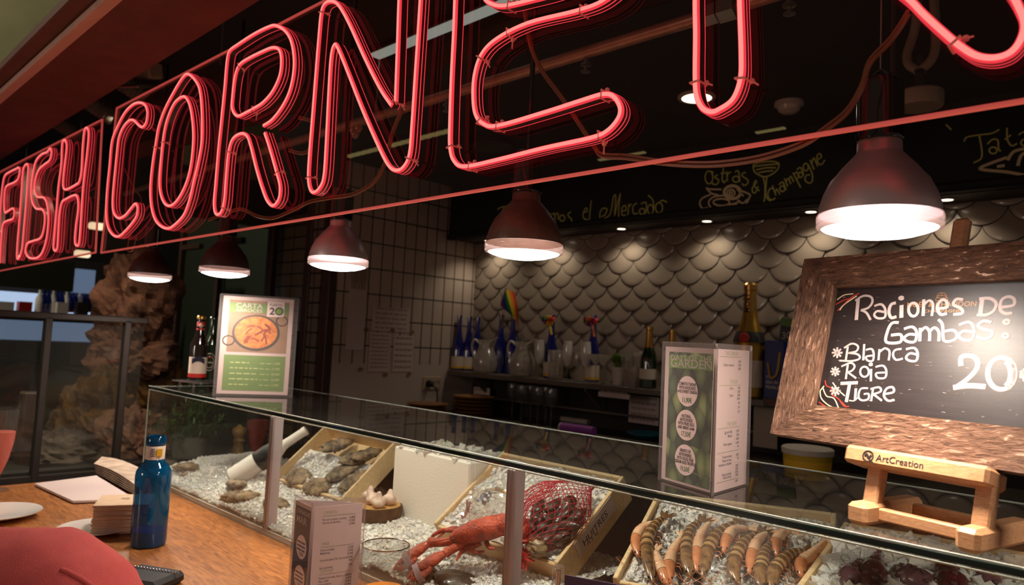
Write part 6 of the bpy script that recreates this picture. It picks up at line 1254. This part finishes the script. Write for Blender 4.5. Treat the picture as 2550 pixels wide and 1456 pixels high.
# under the shelf: notices, hanging glasses, plates, rolls
def notice(x0_, y0_, x1_, y1_, Y, label, rows, name='notice', m='paper', wallx=False):
    f = (lambda x, y: onX(x, y, XW+.0015)) if wallx else (lambda x, y: onY(x, y, Y))
    tl, tr, bl_ = f(x0_, y0_), f(x1_, y0_), f(x0_, y1_); r = thing(name, label, 'paper notice', bl_)
    u_ = V((0, 1, 0)) if wallx else V((1, 0, 0)); n_ = V((1, 0, 0)) if wallx else V((0, -1, 0)); wd = (tr-tl).dot(u_); hh_ = tl.z-bl_.z
    MB().slab([bl_, bl_+u_*wd, bl_+u_*wd+UZ*hh_, bl_+UZ*hh_], n_, .0012).build('sheet', M[m], r, 0)
    mb = MB(); rnd = random.Random(int(x0_))
    for k in range(rows):
        t_ = .9-.8*k/max(1, rows-1); s_ = .08
        while s_ < .88:
            e_ = min(.92, s_+rnd.uniform(.06, .2)); c_ = bl_+u_*wd*s_+UZ*hh_*t_+n_*.0014; mb.slab([c_, c_+u_*wd*(e_-s_), c_+u_*wd*(e_-s_)+UZ*hh_*.35/rows, c_+UZ*hh_*.35/rows], n_, .0003); s_ = e_+.03
    mb.build('print', M['pillar'], r, 0); return r, bl_, u_, wd, hh_
notice(1176, 962, 1216, 1042, 2.95, 'white notice under the left end of the shelf', 6)
notice(1565, 982, 1640, 1050, 2.95, 'white notice with dark print under the shelf, left of the garden menu', 5)
notice(1490, 974, 1568, 986, 2.79, 'narrow white label strip under the shelf edge', 1, 'shelf_label')
notice(1875, 1005, 1935, 1110, 2.9, 'grey notice right of the garden menu under the tag', 8, 'notice', 'pillar')
r, *_ = notice(925, 762, 1018, 822, 0, 'wide white sheet taped high on the tiled side wall', 5, wallx=True)
r, b0_, u_, wd, hh_ = notice(916, 826, 968, 925, 0, 'white printed sheet taped on the tiled side wall, lower left', 9, wallx=True)
r2, *_ = notice(976, 834, 1026, 925, 0, 'white printed sheet taped on the tiled side wall, lower right', 6, wallx=True)
r3, *_ = notice(860, 700, 905, 870, 0, 'blank pale sheet on the tiled side wall nearest its brown trim', 1, wallx=True)
for px_, py_, ro in ((912, 820, .3), (977, 822, -.5), (1026, 828, .5), (960, 932, 0), (1018, 932, .6), (898, 919, .2)):
    q = onX(px_, py_, XW+.003); o = MB().box(q, (.001, .028, .018), Matrix.Rotation(ro, 3, 'X')).build('tape_piece', M['rockb'], r if px_ < 970 else r2, 0)
q = onX(1074, 954, XW); r = thing('wall_socket', 'double wall socket with a black plug beside the stacked wooden plates', 'socket', q)
MB().bev(q+V((.005, 0, 0)), (.01, .13, .075), .003).build('plate', M['socket'], r); 
MB().lathe([(.024, 0), (.024, .004), (.018, .004), (.018, .001), (0, .001)], 20, o=q+V((.01, .032, 0)), M=rotm(0, 0, PI/2)).build('outlet', M['socket'], r)
MB().lathe([(0, 0), (.02, 0), (.018, .03), (.008, .04)], 16, o=q+V((.01, -.03, 0)), M=rotm(0, 0, PI/2)).build('plug', M['black'], r); MB().tube(spline([q+V((.05, -.03, 0)), q+V((.07, -.02, -.03)), q+V((.06, 0, -.08)), q+V((.05, .0, -.14))], 5), .004, 6).build('cord', M['black'], r)
pc = onZ(1062, 1036, CT); pc2 = onZ(1135, 1040, CT)
for k in range(4):
    o = MB().lathe([(0, .001), (.08, 0), (.11, .014), (.112, .017), (.08, .006), (0, .006)], 30, cap=False).build('wooden_plate', M['plate_w'], None, 60); o.location = (pc.x+random.uniform(-.004, .004), pc.y, CT+.001+k*.017); tag(o, 'brown wooden plate in the shorter stack on the back counter', 'plate', 'shorter stack of wooden plates')
for k in range(6):
    o = MB().lathe([(0, .001), (.08, 0), (.11, .014), (.112, .017), (.08, .006), (0, .006)], 30, cap=False).build('wooden_plate', M['plate_w'], None, 60); o.location = (pc2.x+random.uniform(-.004, .004), pc2.y+.12, CT+.001+k*.019); tag(o, 'brown wooden plate in the taller stack on the back counter', 'plate', 'taller stack of wooden plates')
pw = onZ(985, 1014, CT)
for k in range(3):
    o = MB().lathe([(0, .001), (.07, 0), (.10, .014), (.101, .016), (.07, .006), (0, .006)], 30, cap=False).build('white_plate', M['ceramic'], None, 60); o.location = (pw.x, pw.y, CT+.001+k*.016); tag(o, 'white plate in the low stack on the back counter by the side wall', 'plate', 'low stack of white plates')
for i, px_ in enumerate((1274, 1297, 1320, 1338, 1358, 1372)):
    q = onY(px_, 1045, 2.78 if i % 2 else 2.84); stemglass('upturned_glass' if False else 'wine_glass', 'thin clear wine glass standing under the shelf behind the case', q.x, q.y, [(0, .001), (.03, .001), (.005, .006), (.0035, .07), (.004, .09), (.028, .115), (.034, .15), (.028, .19), (.027, .19), (.033, .15)], 'clear', 'glass', 'wine glasses under the shelf', CT)
q = onZ(1430, 1056, CT); o = MB().tube([(q.x-.085, q.y, CT+.019), (q.x+.085, q.y+.01, CT+.019)], .018, 12, flat=.8).build('towel', M['towel'], None, 60); tag(o, 'white rolled towel on the back counter', 'towel')
q = onZ(1440, 1082, CT); r = thing('paper_roll', 'roll wrapped in purple lying on the back counter', 'roll', q)
MB().tube([(q.x-.09, q.y-.01, CT+.024), (q.x+.09, q.y, CT+.024)], .023, 16).build('wrap', M['rain'][5], r); MB().tube([(q.x-.098, q.y-.0105, CT+.024), (q.x-.089, q.y-.01, CT+.024)], .022, 16).build('roll_end', M['towel'], r)
q = onZ(1610, 1090, CT); o = MB().lathe([(0, .001), (.06, 0), (.095, .022), (.094, .024), (.06, .006), (0, .006)], 30, o=(q.x, q.y, CT), cap=False).build('shallow_dish', M['teal'], None, 60); tag(o, 'teal shallow dish on the back counter left of the garden menu', 'dish')
q = onZ(1992, 1192, CT); r = thing('plastic_tub', 'yellow plastic tub with white lid under the corner of the chalkboard', 'tub', (q.x, q.y+.06, CT))
mb = MB().lathe([(0, 0), (.072, 0), (.08, .085), (0, .086)], 32, cap=False).build('tub', M['tuby'], r, 40, False); MB().lathe([(.084, .08), (.085, .098), (.080, .102), (0, .100)], 32, cap=False).build('lid', M['tubw'], r, 40, False)
MB().lathe([(.0742, .02), (.0785, .06)], 32, cap=False).build('print_band', M['yellow'], r, 40, False)
# ================================================================== left background: reef rock behind the glass screen, neighbouring stall
XG = -2.86
gp = thing('glass_screen', 'dark-framed glass screen at the far end of the oak counter', 'screen', (XG, .3, 0))
MB().bev((XG, .05, 1.562), (.035, 1.9, .024), .004).build('top_rail', M['dark'], gp)
for px_ in (101, 300):
    q = onX(px_, 1000, XG)
    MB().bev((XG, q.y, .80), (.035, .022, 1.52), .003).build('post', M['dark'], gp)
MB().box((XG, .05, 1.28), (.006, 1.88, .52)).build('pane', M['glass'], gp, 0)
MB().box((XG, .05, .52), (.03, 1.88, 1.0)).build('kick_panel', M['dark'], gp, 0)
def rock(label, px_, py_, X, sz, m, seed, low=False):
    q = onX(px_, py_, X)
    def fn(d, p): 
        f = 1+.35*noise.noise(d*1.6+V((seed, 0, 0)))+.20*noise.noise(d*4+V((0, seed, 0)))+.10*noise.noise(d*9+V((seed, seed, 0)))+.05*noise.noise(d*20)
        return p*f
    o = MB().ball((0, 0, 0), sz, 60, 36, fn=fn).build('reef_rock', M[m], None, 0); o.location = q; tag(o, label, 'rock'); return o
rock('big knobbly brown reef rock standing high behind the glass screen', 342, 765, -3.75, (.20, .17, .24), 'rockb', 1)
rock('brown reef rock bulging below the highest one', 335, 880, -3.72, (.20, .19, .17), 'rockb', 5)
rock('ochre reef rock low in the middle behind the screen', 245, 1060, -3.5, (.15, .16, .24), 'rocky', 9)
rock('pale grey boulder low behind the screen, left', 165, 1150, -3.35, (.18, .24, .12), 'rockg', 13)
rock('rusty reef rock low at the right of the screen, left of the plant', 325, 1110, -3.3, (.16, .14, .17), 'rockb', 17)
rock('dark ochre reef rock between the brown and grey ones', 372, 1000, -3.7, (.15, .15, .24), 'rocky', 23)
lamp_light('reef_fill', 'SPOT', (-3.1, .9, 2.35), 16, (1, .82, .6), size=.05, angle=1.5, blend=.7, aim=(-3.6, .75, 1.4))  # added spot without a fitting, brightens the dark reef rocks
ba = thing('reef_plinth', 'low dark plinth under the reef rocks', 'plinth', (-3.6, .8, 0)); MB().bev((-3.6, .6, .5), (1.0, 2.6, 1.0), .01).build('body', M['dark'], ba)
q = onX(70, 1080, -3.25); o = MB().bev((q.x, q.y, 1.12), (.07, .07, .30), .006).build('wooden_stake', M['wood_dark'], None); tag(o, 'short brown wooden post behind the left end of the screen', 'post')
# neighbouring stall with cold light, olive fascia and bottles
st = thing('market_stall', 'far neighbouring stall with cold lit shelves under a dark olive fascia', 'stall', (-7.6, .8, 0))
def sx_(x, y, X=-7.6): return onX(x, y, X)
def panel(name, x0_, y0_, x1_, y1_, X, m, th=.04):
    a, b = sx_(x0_, y0_, X), sx_(x1_, y1_, X); xm = min(max(115, x0_), x1_); lo, hi = sx_(xm, y1_, X).z, sx_(xm, y0_, X).z
    return MB().box((X, (a.y+b.y)/2, (lo+hi)/2), (th, abs(b.y-a.y), hi-lo)).build(name, M[m], st, 0)
panel('fascia', -220, 645, 178, 722, -7.2, 'olive', .1)
panel('lit_back', -220, 732, 228, 782, -7.7, 'lit')
panel('lower_lit_front', -220, 800, 232, 848, -7.7, 'litd')
panel('shelf_board', -220, 782, 232, 800, -7.6, 'dark', .25)
panel('stall_back', -220, 640, 300, 1200, -7.9, 'dark')
panel('dark_base', -220, 848, 234, 1200, -7.75, 'chart')
panel('side_lit_sign', 182, 668, 232, 728, -7.5, 'litd')
for k in range(12):
    a = sx_(98+11*k, 756, -7.55); MB().lathe([(0, 0), (.035, 0), (.035, .12), (.014, .17), (.014, .22), (0, .22)], 10, o=(a.x, a.y, a.z-.08)).build('bottle', M['bluewine'] if k % 3 else M['white'], st)
for x0_, x1_, m_ in ((-20, 30, 'white'), (45, 75, 'redlab'), (140, 165, 'white'), (190, 215, 'dark')):
    panel('goods', x0_, 752, x1_, 782, -7.5, m_, .1)
for lb, px_, py_, X in (('small bright far light left of the C, lower', 205, 632, -6.0), ('bright far tube light seen between the sign panels', 240, 563, -6.0)):
    q = onX(px_, py_, X); r = thing('far_lamp', lb, 'lamp', q); MB().bev(q, (.06, .10, .05), .01).build('tube', M['warmlit'], r); MB().bev(q+V((-.03, 0, .03)), (.05, .13, .02), .004).build('housing', M['dark'], r); MB().tube([q+V((0, 0, .03)), q+V((0, 0, .9))], .008, 6).build('hanger', M['dark'], r)
# low table behind the left end of the case, with plant and pepper mill
zt2 = at(470, 1140, 2.95).z
sd = thing('side_table', 'dark low cabinet behind the left end of the glass case', 'cabinet', (-2.75, 1.6, 0)); MB().bev((-2.80, 1.62, zt2-.02), (.54, .75, .03), .004).build('top', M['wood_dark'], sd); MB().box((-2.80, 1.62, (zt2-.035)/2), (.50, .7, zt2-.035)).build('body', M['dark'], sd)
q = onZ(475, 1135, zt2)
plant(478, 0, 'bushy green plant in a grey pot behind the left end of the case', .20, .24, 'leafd', 420, .075, .09, 'pot', zt2, q.x) if False else None
rp = thing('potted_plant', 'bushy green plant in a grey pot behind the left end of the case', 'potted plant', (q.x, q.y, zt2)); rnd = random.Random(3)
MB().lathe([(0, .002), (.07, 0), (.085, .09), (.088, .09), (.08, .085), (0, .08)], 26, cap=False).build('pot', M['pot'], rp, 40, False)
mb = MB()
for k in range(60):
    a = rnd.uniform(0, 6.28); rd = rnd.uniform(.02, .16); e = V((math.cos(a)*rd, math.sin(a)*rd, .085+rnd.uniform(.02, .19)*(1.15-rd*3))); mb.tube(spline([(math.cos(a)*.02, math.sin(a)*.02, .08), e*.6+V((0, 0, .05)), e], 3), .0015, 4)
    for l in range(12):
        p0 = e+V((rnd.gauss(0, .018), rnd.gauss(0, .018), rnd.gauss(0, .015))); d = V((rnd.gauss(0, 1), rnd.gauss(0, 1), rnd.gauss(.3, .7))).normalized(); sv = d.cross(UZ); sv = sv.normalized()*.0035 if sv.length > 1e-3 else V((.0035, 0, 0)); i = len(mb.v)
        mb.v += [p0, p0+d*.016+sv, p0+d*.042, p0+d*.016-sv]; mb.f.append([i, i+1, i+2, i+3]); mb.m.append(0)
mb.build('foliage', M['leafd'], rp, 0, False)
q = onZ(592, 1133, zt2)
bottle('pepper_mill', 'turned pale wooden pepper mill behind the ice, left of the first post', (q.x, q.y, zt2), [(0, .001), (.028, 0), (.03, .006), (.022, .03), (.019, .05), (.025, .062), (.019, .07), (.02, .078), (.028, .09), (.03, .105), (.026, .116), (.012, .12), (.007, .128), (0, .13)], M['mill'], (('top_knob', [(0, .128), (.006, .13), (.007, .136), (0, .142)], M['chrome']),), 'pepper mill')
# green chalk menu panel on the column behind the rice menu
a, b = onY(745, 824, 2.36), onY(783, 1030, 2.36)
cp = thing('wall_chalk_panel', 'narrow green-black chalk panel on the column behind the rice menu', 'chalkboard', ((a.x+b.x)/2, 2.36, b.z))
MB().bev(((a.x+b.x)/2-.04, 2.38, (a.z+b.z)/2), (b.x-a.x+.08, .02, a.z-b.z), .003).build('panel', M['chart'], cp)
mb = MB(); rnd = random.Random(6)
for k in range(9):
    z = a.z-.05-.045*k; mb.stroke(spline([(a.x+.02+.018*i, 2.3695, z+rnd.uniform(-.006, .006)) for i in range(9)], 2), .003, V((0, -1, 0)))
mb.build('chalk_lines', M['leaf'], cp, 0)
